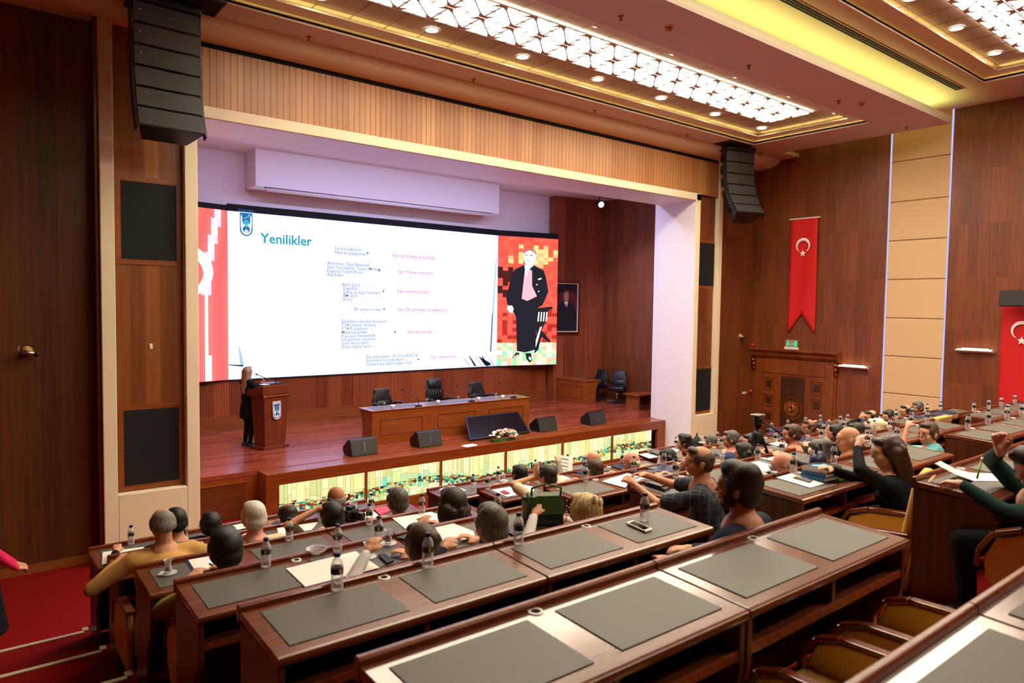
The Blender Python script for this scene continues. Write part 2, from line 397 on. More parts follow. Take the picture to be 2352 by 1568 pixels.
# stage ledge with the stained glass front
lg = thing('stage_ledge', 'long polished wood ledge with lit stained glass front along the stage', 'stage ledge', (4.34, 12.39, 0))
LW = 10.92
bx('top', 'stage_front_wood', 0, LW, 0, .43, STG-.055, STG-.008, lg, bevel=.006)
m = MB()
m.box(0, LW, 0, .08, .815, STG-.055); m.box(0, .235, 0, .08, .17, .815); m.box(10.6, LW, 0, .08, .17, .815); m.box(0, LW, 0, .08, 0, .17)
m.box(0, .06, .08, .42, 0, STG-.055); m.box(LW-.06, LW, .08, .42, 0, STG-.055)
m.build('frame', 'stage_front_wood', lg)
bx('inner_rail', 'skirting_wood', .235, 10.6, .03, .08, .17, .19, lg)
edges = [.235, 1.96, 3.69, 5.42, 7.15, 8.87, 10.45]
rs = random.Random(11)
pal = ['#1f9a58', '#2ab09a', '#1b5f96', '#d97a1c', '#8a3a12', '#6a1a10', '#c43218', '#8cc85a', '#b8d890', '#c9c27a', '#e0b050', '#4a2410', '#16406e', '#3aa86a', '#e8c878', '#9a5a20']
pal2 = ['#8ff0b8', '#a4e88c', '#bfe8b4', '#7ce0c0', '#d8e89a', '#c0e0a0']
cream = ['#fbf4b0', '#f6eea6', '#fdf8c4', '#f2e8a0', '#faf2b8', '#e9dc94', '#d8d890']
emit_attr('stained_glass', LGL)
for k in range(6):
    a, b = edges[k]+.02, edges[k+1]-.02; z0, z1 = .19, .812
    m = MB(); y = .062
    def hz(x): return .40+.05*math.sin(x*2.1+1)+.06*math.sin(x*.8)-.07*(x < 1.3)
    x = a; lead = (.03, .025, .005, 1)
    while x < b-.01:
        wd = min(rs.choice([.035, .05, .07, .09, .13, .17, .2]), b-x); c = rs.choice(cream); g = .0022
        h = hz(x)
        zt = h+rs.uniform(.02, .08)
        hill = zt
        if rs.random() < .55:
            hill = min(zt+rs.uniform(.03, .17)+.06*math.sin(x*3), z1-.06); hill2 = hill+rs.uniform(-.03, .03)
            cc = lin(rs.choice(pal2 if rs.random() < .6 and 1 < k < 5 or k == 1 else cream))
            m.quad((x+g, y, zt+g), (x+wd-g, y, zt+g), (x+wd-g, y, hill2), (x+g, y, hill), cc)
            m.quad((x+g, y, hill+2*g), (x+wd-g, y, hill2+2*g), (x+wd-g, y, z1), (x+g, y, z1), lin(c))
        else:
            m.quad((x+g, y, zt+g), (x+wd-g, y, zt+g), (x+wd-g, y, z1), (x+g, y, z1), lin(c))
        zb = max(z0+.01, h-rs.uniform(.06, .16))
        for q in range(max(1, round(wd/.055))):                # the mosaic band
            n = max(1, round(wd/.055)); xa = x+wd*q/n; xb = x+wd*(q+1)/n; z = zb
            while z < zt-.004:
                hh = min(rs.choice([.022, .03, .04, .055]), zt-z)
                cc = rs.choice(pal if rs.random() < .72 else cream+pal2)
                m.quad((xa+g, y, z+g), (xb-g, y, z+g), (xb-g, y, z+hh-g), (xa+g, y, z+hh-g), lin(cc)); z += hh
        z = z0
        while z < zb-.004:
            hh = min(rs.choice([.06, .09, .12]), zb-z)
            m.quad((x+g, y, z+g), (x+wd-g, y, z+g), (x+wd-g, y, z+hh-g), (x+g, y, z+hh-g), lin(rs.choice(cream+pal2[2:]))); z += hh
        x += wd
    m.quad((a, y+.003, z0), (b, y+.003, z0), (b, y+.003, z1), (a, y+.003, z1), lead)
    m.build('stained_glass_pane', 'stained_glass', lg)
    if k: bx('mullion', 'stage_front_wood', edges[k]-.025, edges[k]+.025, .02, .07, .19, .815, lg)
bx('strip_light', 'panel_light', .24, 10.44, .05, .058, .806, .812, lg)
# --- ceiling
def ring(name, mat, x0, x1, y0, y1, X0, X1, Y0, Y1, z0, z1):      # slab X0..X1 x Y0..Y1 with an opening x0..x1 x y0..y1
    m = MB(); m.box(X0, X1, Y0, y0, z0, z1); m.box(X0, X1, y1, Y1, z0, z1); m.box(X0, x0, y0, y1, z0, z1); m.box(x1, X1, y0, y1, z0, z1)
    return m.build(name, mat, kind=S)
TRA = (2.2, 16.12, 7.58, 10.48); TRB = (2.2, 16.67, 2.65, 5.55); TRC = (2.2, 16.12, -3.4, -.6)
ring('ceiling', 'ceiling_paint', *TRA, -1.3, 17.5, 6.44, 11.3, CA, CA+.06)
bx('ceiling', 'ceiling_paint', 17.5, XW, 10.49, 11.3, CA, CA+.1, kind=S)
bx('trim_7', 'cove_paint', -1.3, 17.5, 6.44, 6.47, CA+.06, CA+.17, kind=S)
bx('trim_7', 'cove_paint', 17.47, 17.5, 6.47, 10.49, CA+.06, CA+.17, kind=S)
# curved cornice along the front wall
prof = [(11.9, 8.05), (11.55, 8.05)]+[(11.55-.5*math.sin(a), 8.26-.21*math.cos(a)) for a in [PI/2*k/8 for k in range(9)]]+[(11.05, 8.36), (11.9, 8.36)]
MB().prismX(prof, -1.3, XW).build('trim_8', 'cove_paint', kind=S)
ring('ceiling', 'ceiling_paint', *TRB, -1.3, XW, -1.5, 12.0, CB, CB+.06)
ring('ceiling', 'ceiling_paint', *TRC, -1.3, XW, -7.1, -1.5, CB, CB+.06)
for (x0, x1, y0, y1), zc in ((TRA, CA), (TRB, CB), (TRC, CB)):
    n = 2 if zc == CA else 3
    m = MB()                                                # stepped cove: vertical lip, ledge, second lip
    e = .17
    for (a, b, c, d) in ((x0-e, x1+e, y0-e, y0), (x0-e, x1+e, y1, y1+e), (x0-e, x0, y0, y1), (x1, x1+e, y0, y1)): m.box(a, b, c, d, zc+.03, zc+.08)
    m.build('trim_9', 'cove_paint', kind=S)
    i0, i1, j0, j1 = x0+.32, x1-.32, y0+.32, y1-.32; z = zc+.13
    m = MB()
    for (a, b, c, d) in ((x0-.2, x1+.2, y0-.2, j0), (x0-.2, x1+.2, j1, y1+.2), (x0-.2, i0, j0, j1), (i1, x1+.2, j0, j1)): m.box(a, b, c, d, z-.03, z)
    m.build('trim_9', 'cove_paint', kind=S)
    m = MB()                                                # light tape lying in the cove
    for (a, b, c, d) in ((x0, x1, y0-.14, y0-.10), (x0, x1, y1+.10, y1+.14), (x1+.1, x1+.14, y0, y1), (x0-.14, x0-.1, y0, y1)): m.box(a, b, c, d, zc+.081, zc+.088)
    m.build('trim_10', 'cove_light', kind=S)
    m = MB()
    for (a, b, c, d) in ((i0, i1, j0-.12, j0-.08), (i0, i1, j1+.08, j1+.12), (i1+.08, i1+.12, j0, j1), (i0-.12, i0-.08, j0, j1)): m.box(a, b, c, d, z+.001, z+.008)
    m.build('trim_10', 'cove_light', kind=S)
    bx('ceiling', 'ceiling_tile', x0-.2, x1+.2, y0-.2, y1+.2, zc+.21, zc+.3, kind=S)
    m = MB()                                                # dark joints between the square tiles
    k = i0
    while k < i1: m.box(k-.006, k+.006, j0-.2, j1+.2, zc+.207, zc+.209); k += .6
    k = j0
    while k < j1+.1: m.box(i0-.2, i1+.2, k-.006, k+.006, zc+.207, zc+.209); k += (j1-j0)/4
    m.build('trim_11', 'door_dark_wood', kind=S)
bx('trim_12', 'cove_green', -1.2, 17.35, 6.62, 6.68, CA+.062, CA+.09, kind=S)
bx('trim_12', 'cove_green', 17.28, 17.34, 6.7, 10.4, CA+.062, CA+.09, kind=S)
# beige padded column and its light lines on the flag wall
m = MB()
zs = [0]+[onX(2110, y, XW).z for y in (909, 821, 731.5, 641, 550, 459, 365)]+[CB+.05]
col = thing('padded_column', 'tall beige fabric padded column in the flag wall', 'padded column', (XW, 7.36, 0))
for k in range(len(zs)-1):
    MB().box(-.03, .01, -.66, .66, zs[k]+.006, zs[k+1]-.006).build('pad', 'beige_fabric', col, bevel=.02)
bx('light_line', 'led_line', -.035, 0, .665, .69, 0, CB, col); bx('light_line', 'led_line', -.035, 0, -.69, -.665, 0, CB, col)
# ------------------------------------------------------------------ lamps and ceiling fittings
def make_panel():
    t = thing('ceiling_light', 'square lit ceiling panel with a triangle lattice in the tray near the stage', 'ceiling light', (0, 0, 0), 0, 'lit lattice panels in the ceiling trays')
    bx('diffuser', 'panel_light', -.285, .285, -.275, .275, .03, .034, t)
    m = MB(); a, b = .2875, .2775
    m.box(-a, a, -b, -b+.016, 0, .02); m.box(-a, a, b-.016, b, 0, .02); m.box(-a, -a+.016, -b, b, 0, .02); m.box(a-.016, a, -b, b, 0, .02)
    for sx, sy in ((1, 1), (1, -1)):
        n = math.hypot(a, b); px, py = -b*sy/n, a*sx/n
        for s in (1, -1):                                    # diagonals that widen towards the corners
            P = [(0, .008), (.22, .012), (.31, .035), (n-.05, .05), (n, .001)]
            pts = [(s*a*sx*d/n+px*wd, s*b*sy*d/n+py*wd) for d, wd in P]+[(s*a*sx*d/n-px*wd, s*b*sy*d/n-py*wd) for d, wd in P[::-1]]
            if s < 0: pts = pts
            m.prism(pts, 0, .02)
    for s in (1, -1):
        m.prism([(s*a, -.02), (s*a, .02), (s*.17, .002), (0, .004), (0, -.004), (s*.17, -.002)], 0, .02)
        m.prism([(-.05, s*b), (0, s*(b-.035)), (.05, s*b)], 0, .02)
    m.build('lattice', 'ceiling_paint', t); return t
pn = make_panel(); first = True
for x0, n, yc, z in ((4.1, 19, 8.88, CA+.165), (3.2, 22, 4.1, CB+.165), (4.1, 19, -2, CB+.165)):
    for i in range(n):
        for j in (-1, 1):
            p = (x0+.575*(i+.5), yc+j*.2875, z)
            if first: pn.location = p; first = False
            else: dup(pn, p, label=pn['label'] if z < CB else 'square lit ceiling panel with a triangle lattice in the rear ceiling tray', group='lit lattice panels in the stage side tray' if z < CB else 'lit lattice panels in the rear tray')
pn['group'] = 'lit lattice panels in the stage side tray'
def make_dl():
    t = thing('downlight', 'round recessed downlight', 'downlight', (0, 0, 0), 0, 'downlights')
    MB().lathe([(.10, 0), (.125, 0), (.125, .012), (.1, .012), (.1, 0)], 20, caps=False).build('trim_ring', 'white_plastic', t, smooth=True)
    MB().lathe([(.1, .006), (.1, .01)], 20).build('lens', 'downlight', t); return t
dl = make_dl(); first = True
rows = [([4.25+1.87*i for i in range(7)], 9.85, CA+.19, 'along the front wall side of the stage tray'), ([4.25+1.87*i for i in range(7)], 7.98, CA+.19, 'along the audience side of the stage tray'),
        ([4.5+1.84*i for i in range(7)], 5.02, CB+.19, 'along the stage side of the rear tray'), ([4.5+1.84*i for i in range(7)], 3.1, CB+.19, 'along the audience side of the rear tray'), ([4.5+1.84*i for i in range(7)], -1.2, CB+.19, 'in the tray behind the last row')]
for xs, y, z, ds in rows:
    for i, x in enumerate(xs):
        lb = f'downlight, {ORD[i]} from the dark wall, {ds}'
        if first: dl.location = (x, y, z); dl['label'] = lb; first = False
        else: dup(dl, (x, y, z), label=lb)
def make_spr():
    t = thing('sprinkler', 'x', 'sprinkler', (0, 0, 0), 0, 'ceiling sprinklers')
    MB().lathe([(.045, 0), (.045, -.008), (.012, -.012), (.012, -.05)], 10).build('body', 'bronze', t)
    MB().lathe([(.03, -.058), (.03, -.054)], 8).build('deflector', 'bronze', t); return t
sp = make_spr()
for i, (x, y) in enumerate(((4.51, 10.9), (7.68, 10.9), (10.84, 10.9), (13.97, 10.9), (17.1, 10.9), (7.65, 7.2), (10.85, 7.2), (13.97, 7.2), (17.08, 7.2))):
    lb = f'small bronze sprinkler head, {ORD[i % 5]} along the ceiling ' + ('strip beside the stage wall' if i < 5 else 'edge beside the glowing yellow cove')
    if i == 0: sp.location = (x, y, CA); sp['label'] = lb
    else: dup(sp, (x, y, CA), label=lb)
for i, x in enumerate((8.48, 14.5)):
    t = thing('smoke_detector', ('white smoke detector on the purple tinted ceiling above the stage middle', 'white smoke detector on the ceiling close to the flag wall')[i], 'smoke detector', (x, 7.02, CA))
    MB().lathe([(.07, 0), (.07, -.02), (.05, -.035), (.045, -.06), (.02, -.068)], 16).build('body', 'cream_leather', t, smooth=True)
    MB().lathe([(.072, -.001), (.072, -.012)], 16).build('base', 'white_plastic', t)
t = thing('ceiling_vent', 'long black slot air vent along the glowing yellow cove', 'vent', (8.5, 6.02, CB))
bx('frame', 'ceiling_paint', -7.9, 8.25, -.1, .1, -.012, 0, t); 
for k in (-1, 0, 1): bx('slot', 'dark_void', -7.88, 8.23, k*.055-.02, k*.055+.02, -.016, -.004, t)
for i, (y, z) in enumerate(((8.76, 2.63), (6.02, 3.21))):
    t = thing('wall_lamp', ('glowing white shelf-shaped wall lamp beside the carved door', 'glowing white shelf-shaped wall lamp between padded column and second flag')[i], 'wall lamp', (XW, y, z))
    bx('backplate', 'white_plastic', -.05, 0, -.27, .27, .0, .06, t, bevel=.005)
    MB().prismY([(-.16, 0), (-.02, -.05), (0, -.03), (0, .01), (-.14, .02)], -.37, .37).build('shade', 'white_plastic', t)
    bx('tube', 'lamp_light', -.13, -.06, -.34, .34, .021, .034, t)
# hatches and hanging loudspeaker columns
for nm, hx, face, tw in (('r', 15.72, 1, R(-16)), ('l', 2.55, -1, R(8))):
    if nm == 'r':
        t = thing('ceiling_hatch', 'black open hatch in the ceiling over the hanging speaker column by the jamb', 'ceiling hatch', (15.7, 10.94, CA)); a, b = .44, .38
    else:
        t = thing('ceiling_hatch', 'black open hatch in the ceiling over the speaker column by the dark wall', 'ceiling hatch', (2.6, 10.85, CA)); a, b = .5, .4
    bx('opening', 'dark_void', -a, a, -b, b, -.012, -.002, t)
    m = MB(); m.box(-a-.03, a+.03, -b-.03, -b, -.02, 0); m.box(-a-.03, a+.03, b, b+.03, -.02, 0); m.box(-a-.03, -a, -b, b, -.02, 0); m.box(a, a+.03, -b, b, -.02, 0)
    m.build('frame', 'black_plastic', t)
def line_array(lab, loc, rz, ang):
    t = thing('line_array_speaker', lab, 'loudspeaker column', loc, rz)
    bx('rigging_bar', 'black_plastic', -.45, .45, -.3, .15, .0, .1, t, bevel=.01)
    MB().tube([(-.2, .0, .08), (-.2, 0, .22)], .02, 6).tube([(.2, 0, .08), (.2, 0, .22)], .02, 6).build('hanger', 'aluminium', t)
    p = Vector((0, -.25, 0)); acc = 0                       # front top edge of the first box
    for k, da in enumerate(ang):
        acc += da; M = Matrix.Translation(p) @ Matrix.Rotation(R(acc), 4, 'X')
        h = .285
        m = MB().hexa([(-.43, 0, -h), (.43, 0, -h), (.3, .42, -h+.04), (-.3, .42, -h+.04), (-.43, 0, -.006), (.43, 0, -.006), (.3, .42, -.046), (-.3, .42, -.046)], M)
        c = m.build('cabinet', 'black_plastic', t, bevel=.012)
        MB().box(-.42, .42, -.012, -.001, -h+.012, -.02, M).build('grille', 'grey_grille', c)
        q = MB(); q.lathe([(.014, 0), (.014, .004)], 10, M @ Matrix.Translation((-.34, -.012, -.12)) @ Matrix.Rotation(PI/2, 4, 'X')); q.build('badge', 'chrome', c)
        for sx in (-1, 1): MB().box(sx*.445-.012, sx*.445+.012, .02, .12, -h-.02, .02, M).build('rigging_link', 'black_plastic', c)
        p = M @ Vector((0, 0, -h-.004))
    return t
line_array('curved black hanging speaker column beside the white portal jamb', (16.05, 11.0, 8.13), R(-16), [0, -2, -7, -9, -10, -11])
line_array('large black hanging speaker column in front of the dark wood niche', (2.42, 11.05, 8.12), R(3), [0, -1, -3, -4, -5, -8])

# ------------------------------------------------------------------ LED wall on the stage
led = thing('led_wall', 'wide curved LED wall showing a white slide between two red sections', 'LED screen', (9.22, 17.4, 2.23))
def lp(px, py, Y=17.392): v = onY(px, py, Y); return Vector((v.x-9.22, v.y-17.4, v.z-2.23))
ZT = 4.01
m = MB()
m.box(-4.02, 4.03, .01, .05, -.03, ZT+.17)
for s in (-1, 1):
    xa, xb = (4.03, 6.1) if s > 0 else (-4.02, -6.1)
    P = [(xa, 0, -.03), (xb, -.45, -.03), (xb, -.40, -.03), (xa, .05, -.03)]
    P = [(x, y+.012, z) for x, y, z in P]
    m.hexa(P+[(x, y, ZT+(.17 if s > 0 else .13)) for x, y, z in P])
m.build('cabinet', 'black_cloth', led)
sl = MB().quad((-4.02, 0, 0), (4.03, 0, 0), (4.03, 0, ZT), (-4.02, 0, ZT)).build('slide', 'screen_white', led)
m = MB(); m.box(-4.02, 4.03, -.01, .02, ZT, ZT+.17)
m.build('top_bezel', 'black_cloth', led)
for nm, c, s in (('slide_teal', '#2fb0cc', .85), ('slide_blue', '#5a86ac', .62), ('slide_pink', '#ee6f94', 1.0), ('slide_grey', '#d9dbe6', 1.0), ('slide_dark', '#283a55', .35), ('slide_sky', '#a9d4f0', 1.05)): emitter(nm, c, s)
def to_mesh(o, M):
    dg = bpy.context.evaluated_depsgraph_get(); me = bpy.data.meshes.new_from_object(o.evaluated_get(dg)); par = o.parent; nm = o.name; cu = o.data
    bpy.data.objects.remove(o); bpy.data.curves.remove(cu); n = bpy.data.objects.new(nm, me); COL.objects.link(n); n.parent = par; n.matrix_local = M; return n
def text(body, px, py, size, mat, parent, bold=0, name='slide_text'):
    cu = bpy.data.curves.new(name, 'FONT'); cu.body = body; cu.size = size; cu.offset = bold; cu.materials.append(MATS[mat])
    cu.resolution_u = 2
    o = bpy.data.objects.new(name, cu); COL.objects.link(o); o.parent = parent
    p = lp(px, py); return to_mesh(o, Matrix.Translation((p.x, -.008, p.z)) @ Matrix.Rotation(PI/2, 4, 'X'))
A = lambda x, y: (440+x/3.267, 420+y/3.267)
B = lambda x, y: (900+x/3.267, 420+y/3.267)
text('Yenilikler', *A(518, 447), .34, 'slide_teal', led, .006, 'slide_title')
body = [(1073, 500, 30, ['Sürdürülebilirlik', 'Hizmet iyileştirme']), (1017, 612, 28.5, ['Alzhemier Yatılı Bakımevi', 'İleri Yaş Sağlıklı Yaşam Merkezi', 'Engelsiz Yaşam Köyü', 'Ata Evleri']),
        (1128, 773, 27.5, ['Akıllı Şehir', ' Engelliler', ' Şehit ve Gazi Yakınları', ' BM 2030', ' Enerji']), (1220, 958, 28, ['İK şirket modeli']),
        (1125, 1049, 27.3, ['İyileştirici kentsel dönüşüm', '7 24 yaşayan Ankara', '7 24 Kütüphane', 'Mekansal adalet', 'Kapsayıcı hareketlilik', 'Uluslararası tanınırlık', 'Yaşlı dostu kent', 'İnsan hakları kenti']),
        (1308, 1316, 27.5, ['İlçe belediyeleri, EGO ve ASKİ ile', 'Sistematik koordinasyon', 'Uluslararası ağlarla yakın ilişki'])]
for x, y, dy, ls in body:
    for k, l in enumerate(ls): text(l, *A(x, y+dy*k), .118, 'slide_blue', led, .001)
for x, y, l in ((0, 554, 'Yeni birimlerin kurulması'), (37, 676, 'Yeni hizmet mecraları'), (37, 823, 'Yeni eylem planları'), (37, 961, 'Yeni İK politikası ve yaklaşımı'), (115, 1130, 'Yeni kavramlar'), (285, 1318, 'Yeni yaklaşımlar')):
    text(l, *B(x, y), .137, 'slide_pink', led, .002)
for x, y in ((1320, 525), (1408, 656), (1440, 812), (1445, 946), (1526, 1118)):
    p = lp(*A(x, y)); bx('slide_bullet', 'slide_dark', p.x-.02, p.x+.02, -.009, -.006, p.z-.02, p.z+.02, led)
p = lp(*B(198, 1322)); bx('slide_bullet', 'slide_dark', p.x-.02, p.x+.02, -.009, -.006, p.z-.02, p.z+.02, led)
def frame(p0, p1):
    a, b = lp(*p0), lp(*p1); g = .006; m = MB()
    for q in ((a.x, b.x, a.z-g, a.z), (a.x, b.x, b.z, b.z+g), (a.x, a.x+g, b.z, a.z), (b.x-g, b.x, b.z, a.z)): m.box(q[0], q[1], -.007, -.004, q[2], q[3])
    m.build('slide_box', 'slide_grey', led)
for q in ((1033, 462, 1310, 545), (985, 580, 1405, 710), (1090, 742, 1410, 895), (1170, 925, 1420, 975), (1033, 1015, 1500, 1255), (1278, 1285, 1690, 1385)): frame(A(*q[:2]), A(*q[2:]))
for q in ((-125, 508, 466, 580), (18, 638, 380, 698), (18, 785, 338, 842), (18, 922, 485, 980), (97, 1095, 355, 1148), (262, 1278, 535, 1340)): frame(B(*q[:2]), B(*q[2:]))
def poly(name, mat, pts, y):
    v = [lp(*q) for q in pts]; return MB().add([(p.x, y, p.z) for p in v], [tuple(range(len(v)))]).build(name, mat, led)
poly('slide_picture', 'slide_sky', [B(*q) for q in ((783, 560), (790, 560), (745, 1270), (732, 1262))], -.006)
poly('slide_picture', 'slide_dark', [B(*q) for q in ((741, 1262), (752, 980), (757, 980), (747, 1268))], -.007)
for k in range(5): poly('slide_picture', 'slide_dark' if k % 2 else 'slide_grey', [B(*q) for q in ((530+k*48, 1300), (536+k*48, 1298), (590+k*46, 1372), (574+k*46, 1375))], -.006)
poly('slide_picture', 'slide_dark', [B(*q) for q in ((648, 1298), (740, 1350), (745, 1368), (700, 1370))], -.007)
poly('slide_picture', 'slide_sky', [A(*q) for q in ((352, 1230), (362, 1230), (395, 1366), (365, 1366))], -.006)
poly('slide_picture', 'slide_dark', [A(*q) for q in ((278, 1362), (388, 1366), (388, 1378), (278, 1368))], -.007)
def emblem(parent, M, white, blue, teal, name='emblem', sc=1):
    """city shield: white rim, blue field, two minarets, domes, ring and star; drawn in a 1 x 1.9 box, z up"""
    root = None
    def sh(nm, mat, pts, y, par):
        m = MB().prismY([(x*sc, z*sc) for x, z in pts], -y*sc-.004*sc, -y*sc)
        m.v = [tuple(M @ Vector(p)) for p in m.v]; return m.build(nm, mat, par)
    def arc(cx, cz, r, a0, a1, n=14): return [(cx+r*math.cos(R(a0+(a1-a0)*i/n)), cz+r*math.sin(R(a0+(a1-a0)*i/n))) for i in range(n+1)]
    root = sh(name, white, [(-.5, .95), (-.5, -.45)]+arc(0, -.45, .5, 180, 360)+[(.5, -.45), (.5, .95)], 0, parent)
    sh('field', blue, [(-.42, .66), (-.42, -.45)]+arc(0, -.45, .42, 180, 360)+[(.42, -.45), (.42, .66)], .01, root)
    sh('inner_band', white, [(-.32, .05), (-.32, -.42)]+arc(0, -.45, .33, 180, 360)+[(.32, .05), (.18, -.05), (-.18, -.05)], .016, root)
    for s in (-1, 1): sh('minaret', white, [(s*.36, -.3), (s*.36, .38), (s*.315, .56), (s*.27, .38), (s*.27, -.3)][::s], .02, root)
    sh('dome', teal, arc(0, 0, .2, 0, 180)+[(-.24, -.1), (.24, -.1)], .022, root)
    sh('ring', blue, arc(0, -.42, .24, 0, 360, 22)[:-1], .022, root)
    sh('stem', teal, [(-.07, -.3), (.07, -.3), (.07, 0), (-.07, 0)], .027, root)
    sh('star', white, [((.17 if k % 2 == 0 else .07)*math.sin(PI*k/5), -.56+(.17 if k % 2 == 0 else .07)*math.cos(PI*k/5)) for k in range(10)], .03, root)
    for q in ((-.12, .3), (.02, .36), (.14, .42), (.18, .52)): sh('bird', white, [(q[0]-.06, q[1]), (q[0], q[1]-.03), (q[0]+.05, q[1]+.04), (q[0], q[1]+.02)], .03, root)
    cu = bpy.data.curves.new('emblem_text', 'FONT'); cu.body = 'ANKARA'; cu.size = .26*sc; cu.align_x = 'CENTER'; cu.materials.append(MATS[blue]); cu.resolution_u = 2
    o = bpy.data.objects.new('emblem_text', cu); COL.objects.link(o); o.parent = root
    to_mesh(o, M @ Matrix.Translation((0, -.02*sc, .72*sc)) @ Matrix.Rotation(PI/2, 4, 'X'))
    return root
emitter('screen_blue', '#2f7cc0', .9); emitter('screen_teal', '#4cc8d8', .9)
a, b = lp(*A(410, 300)), lp(*A(410, 365))
emblem(led, Matrix.Translation((a.x, -.006, a.z)), 'screen_white', 'screen_blue', 'screen_teal', 'slide_emblem', .36)
# coloured side sections
emit_attr('led_picture', LSC*.8)
xm, zb = 4.03, 0
def UV(u, v, y=0): return Vector((xm+2.07*u, -.45*u-.006-y, ZT*(1-v)))      # u 0..1 across the angled section, v 0 top .. 1 bottom
m = MB(); rr = random.Random(4)
for i in range(12):
    for j in range(34):
        u0, v0 = i/12, j/34
        base = (.80, .075, .05); k = rr.uniform(.75, 1.15)
        c = [base[0]*k, base[1]*k, base[2]*k]
        d = math.hypot((u0-.55)/.5, (v0-.13)/.11)
        if d < 1 and rr.random() < 1.25-d: c = [1.0, .42*rr.uniform(.7, 1.2), .16]
        if u0 < .22 and .22 < v0 < .45 and rr.random() < .7: c = [.05, .01, .01]
        if .55 < v0 < .82 and rr.random() < .38: c = [.3, .02, .015]
        if v0 > .82: c = rr.choice([[.85, .8, .35], [.25, .75, .3], [.9, .85, .6], [.9, .35, .25]])
        a, b = 1/12, 1/34
        m.quad(UV(u0, v0+b), UV(u0+a, v0+b), UV(u0+a, v0), UV(u0, v0), tuple(c)+(1,))
def shp(pts, col, y):                                       # pts in crop pixels of the section
    v = [UV((x-797)/440, (yy-392)/975, y) for x, yy in pts]; m.add(v, [tuple(range(len(v)))], None, col)
K = (.012, .011, .016, 1); Wt = (.95, .9, .85, 1)
shp([(1075, 930), (1200, 915), (1205, 930), (1170, 945), (1150, 1040), (1120, 1100), (1190, 1180), (1185, 1200), (1120, 1150), (1100, 1250), (1070, 1280), (1055, 1270), (1085, 1120), (1070, 1040)], K, .004)
for x in (1095, 1115, 1135, 1155): shp([(x, 960), (x+9, 958), (x+4, 1030), (x-5, 1032)], Wt, .006)
shp([(1110, 1075), (1122, 1070), (1095, 1180), (1065, 1275), (1050, 1272), (1085, 1160)], Wt, .006)
shp([(985, 600), (1055, 600), (1130, 638), (1150, 700), (1168, 800), (1125, 905), (1085, 930), (1078, 1250), (1000, 1270), (940, 1258), (930, 1000), (905, 940), (865, 900), (858, 850), (895, 680), (915, 640)], K, .008)
shp([(990, 640), (1042, 640), (1045, 760), (1082, 838), (1010, 875), (970, 858)], (.9, .32, .36, 1), .01)
shp([(985, 600), (1050, 600), (1020, 640), (1000, 690), (992, 640)], Wt, .012)
shp([(980+0, 540), (984, 500), (1005, 482), (1035, 478), (1060, 490), (1074, 520), (1070, 550), (1052, 585), (1050, 610), (1020, 620), (1000, 604), (988, 580)], Wt, .012)
shp([(978, 530), (984, 497), (1005, 480), (1035, 476), (1062, 488), (1076, 520), (1066, 520), (1055, 500), (1020, 490), (995, 500)], (.25, .1, .08, 1), .014)
for q in ((990, 524, 1010, 530), (1022, 524, 1048, 530), (1000, 568, 1024, 573)): shp([(q[0], q[1]), (q[2], q[1]), (q[2], q[3]), (q[0], q[3])], K, .015)
shp([(868, 915), (900, 912), (912, 935), (905, 970), (885, 965), (866, 940)], Wt, .01)
shp([(1086, 705), (1112, 695), (1114, 705), (1090, 713)], Wt, .011)
for q in ((1080, 748), (1094, 800)): shp([(q[0]-6, q[1]), (q[0], q[1]-6), (q[0]+6, q[1]), (q[0], q[1]+6)], Wt, .011)
shp([(905, 1308), (935, 1268), (960, 1270), (955, 1295), (915, 1312)], K, .01); shp([(1002, 1275), (1045, 1275), (1055, 1335), (1035, 1350), (1010, 1320)], K, .01)
shp([(915, 1300), (950, 1285), (950, 1292), (915, 1307)], Wt, .012); shp([(1030, 1300), (1048, 1312), (1046, 1335), (1026, 1318)], (.4, .7, .7, 1), .012)
m.build('portrait_section', 'led_picture', led)
xm = None
def UV2(u, v, y=0): return Vector((-6.1+2.08*u, -.45*(1-u)-.006-y, ZT*(1-v)))
m = MB()
for i in range(26):
    for j in range(20):
        u0, v0 = i/26, j/20
        f = .5+.5*math.sin(u0*22+2.2*math.sin(v0*3.2+.6)+1.3*v0*4)
        k = .55+.6*f
        c = [min(1.05, .78*k+.2), .05+.07*k, .06+.05*k]
        if f > .8 and v0 < .5: c = [1, .42, .55]
        if f > .93: c = [1, .5, .5]
        m.quad(UV2(u0, v0+.05), UV2(u0+1/26, v0+.05), UV2(u0+1/26, v0), UV2(u0, v0), tuple(c)+(1,))
v = []
for k in range(17): a = R(100-k*11.5); v.append(UV2(.40+.43*math.cos(a), .365-.165*math.sin(a), .004))
for k in range(17): a = R(-86+k*10.8); v.append(UV2(.36+.36*math.cos(a), .375-.125*math.sin(a), .004))
m.add(v, [tuple(range(len(v)))], None, (1, 1, 1, 1))
v = [UV2(.50+(.14 if k % 2 == 0 else .055)*math.cos(PI*k/5+.2), .54+(.07 if k % 2 == 0 else .028)*math.sin(PI*k/5+.2), .004) for k in range(10)]
m.add(v[::-1], [tuple(range(10))], None, (1, 1, 1, 1))
m.build('flag_section', 'led_picture', led)

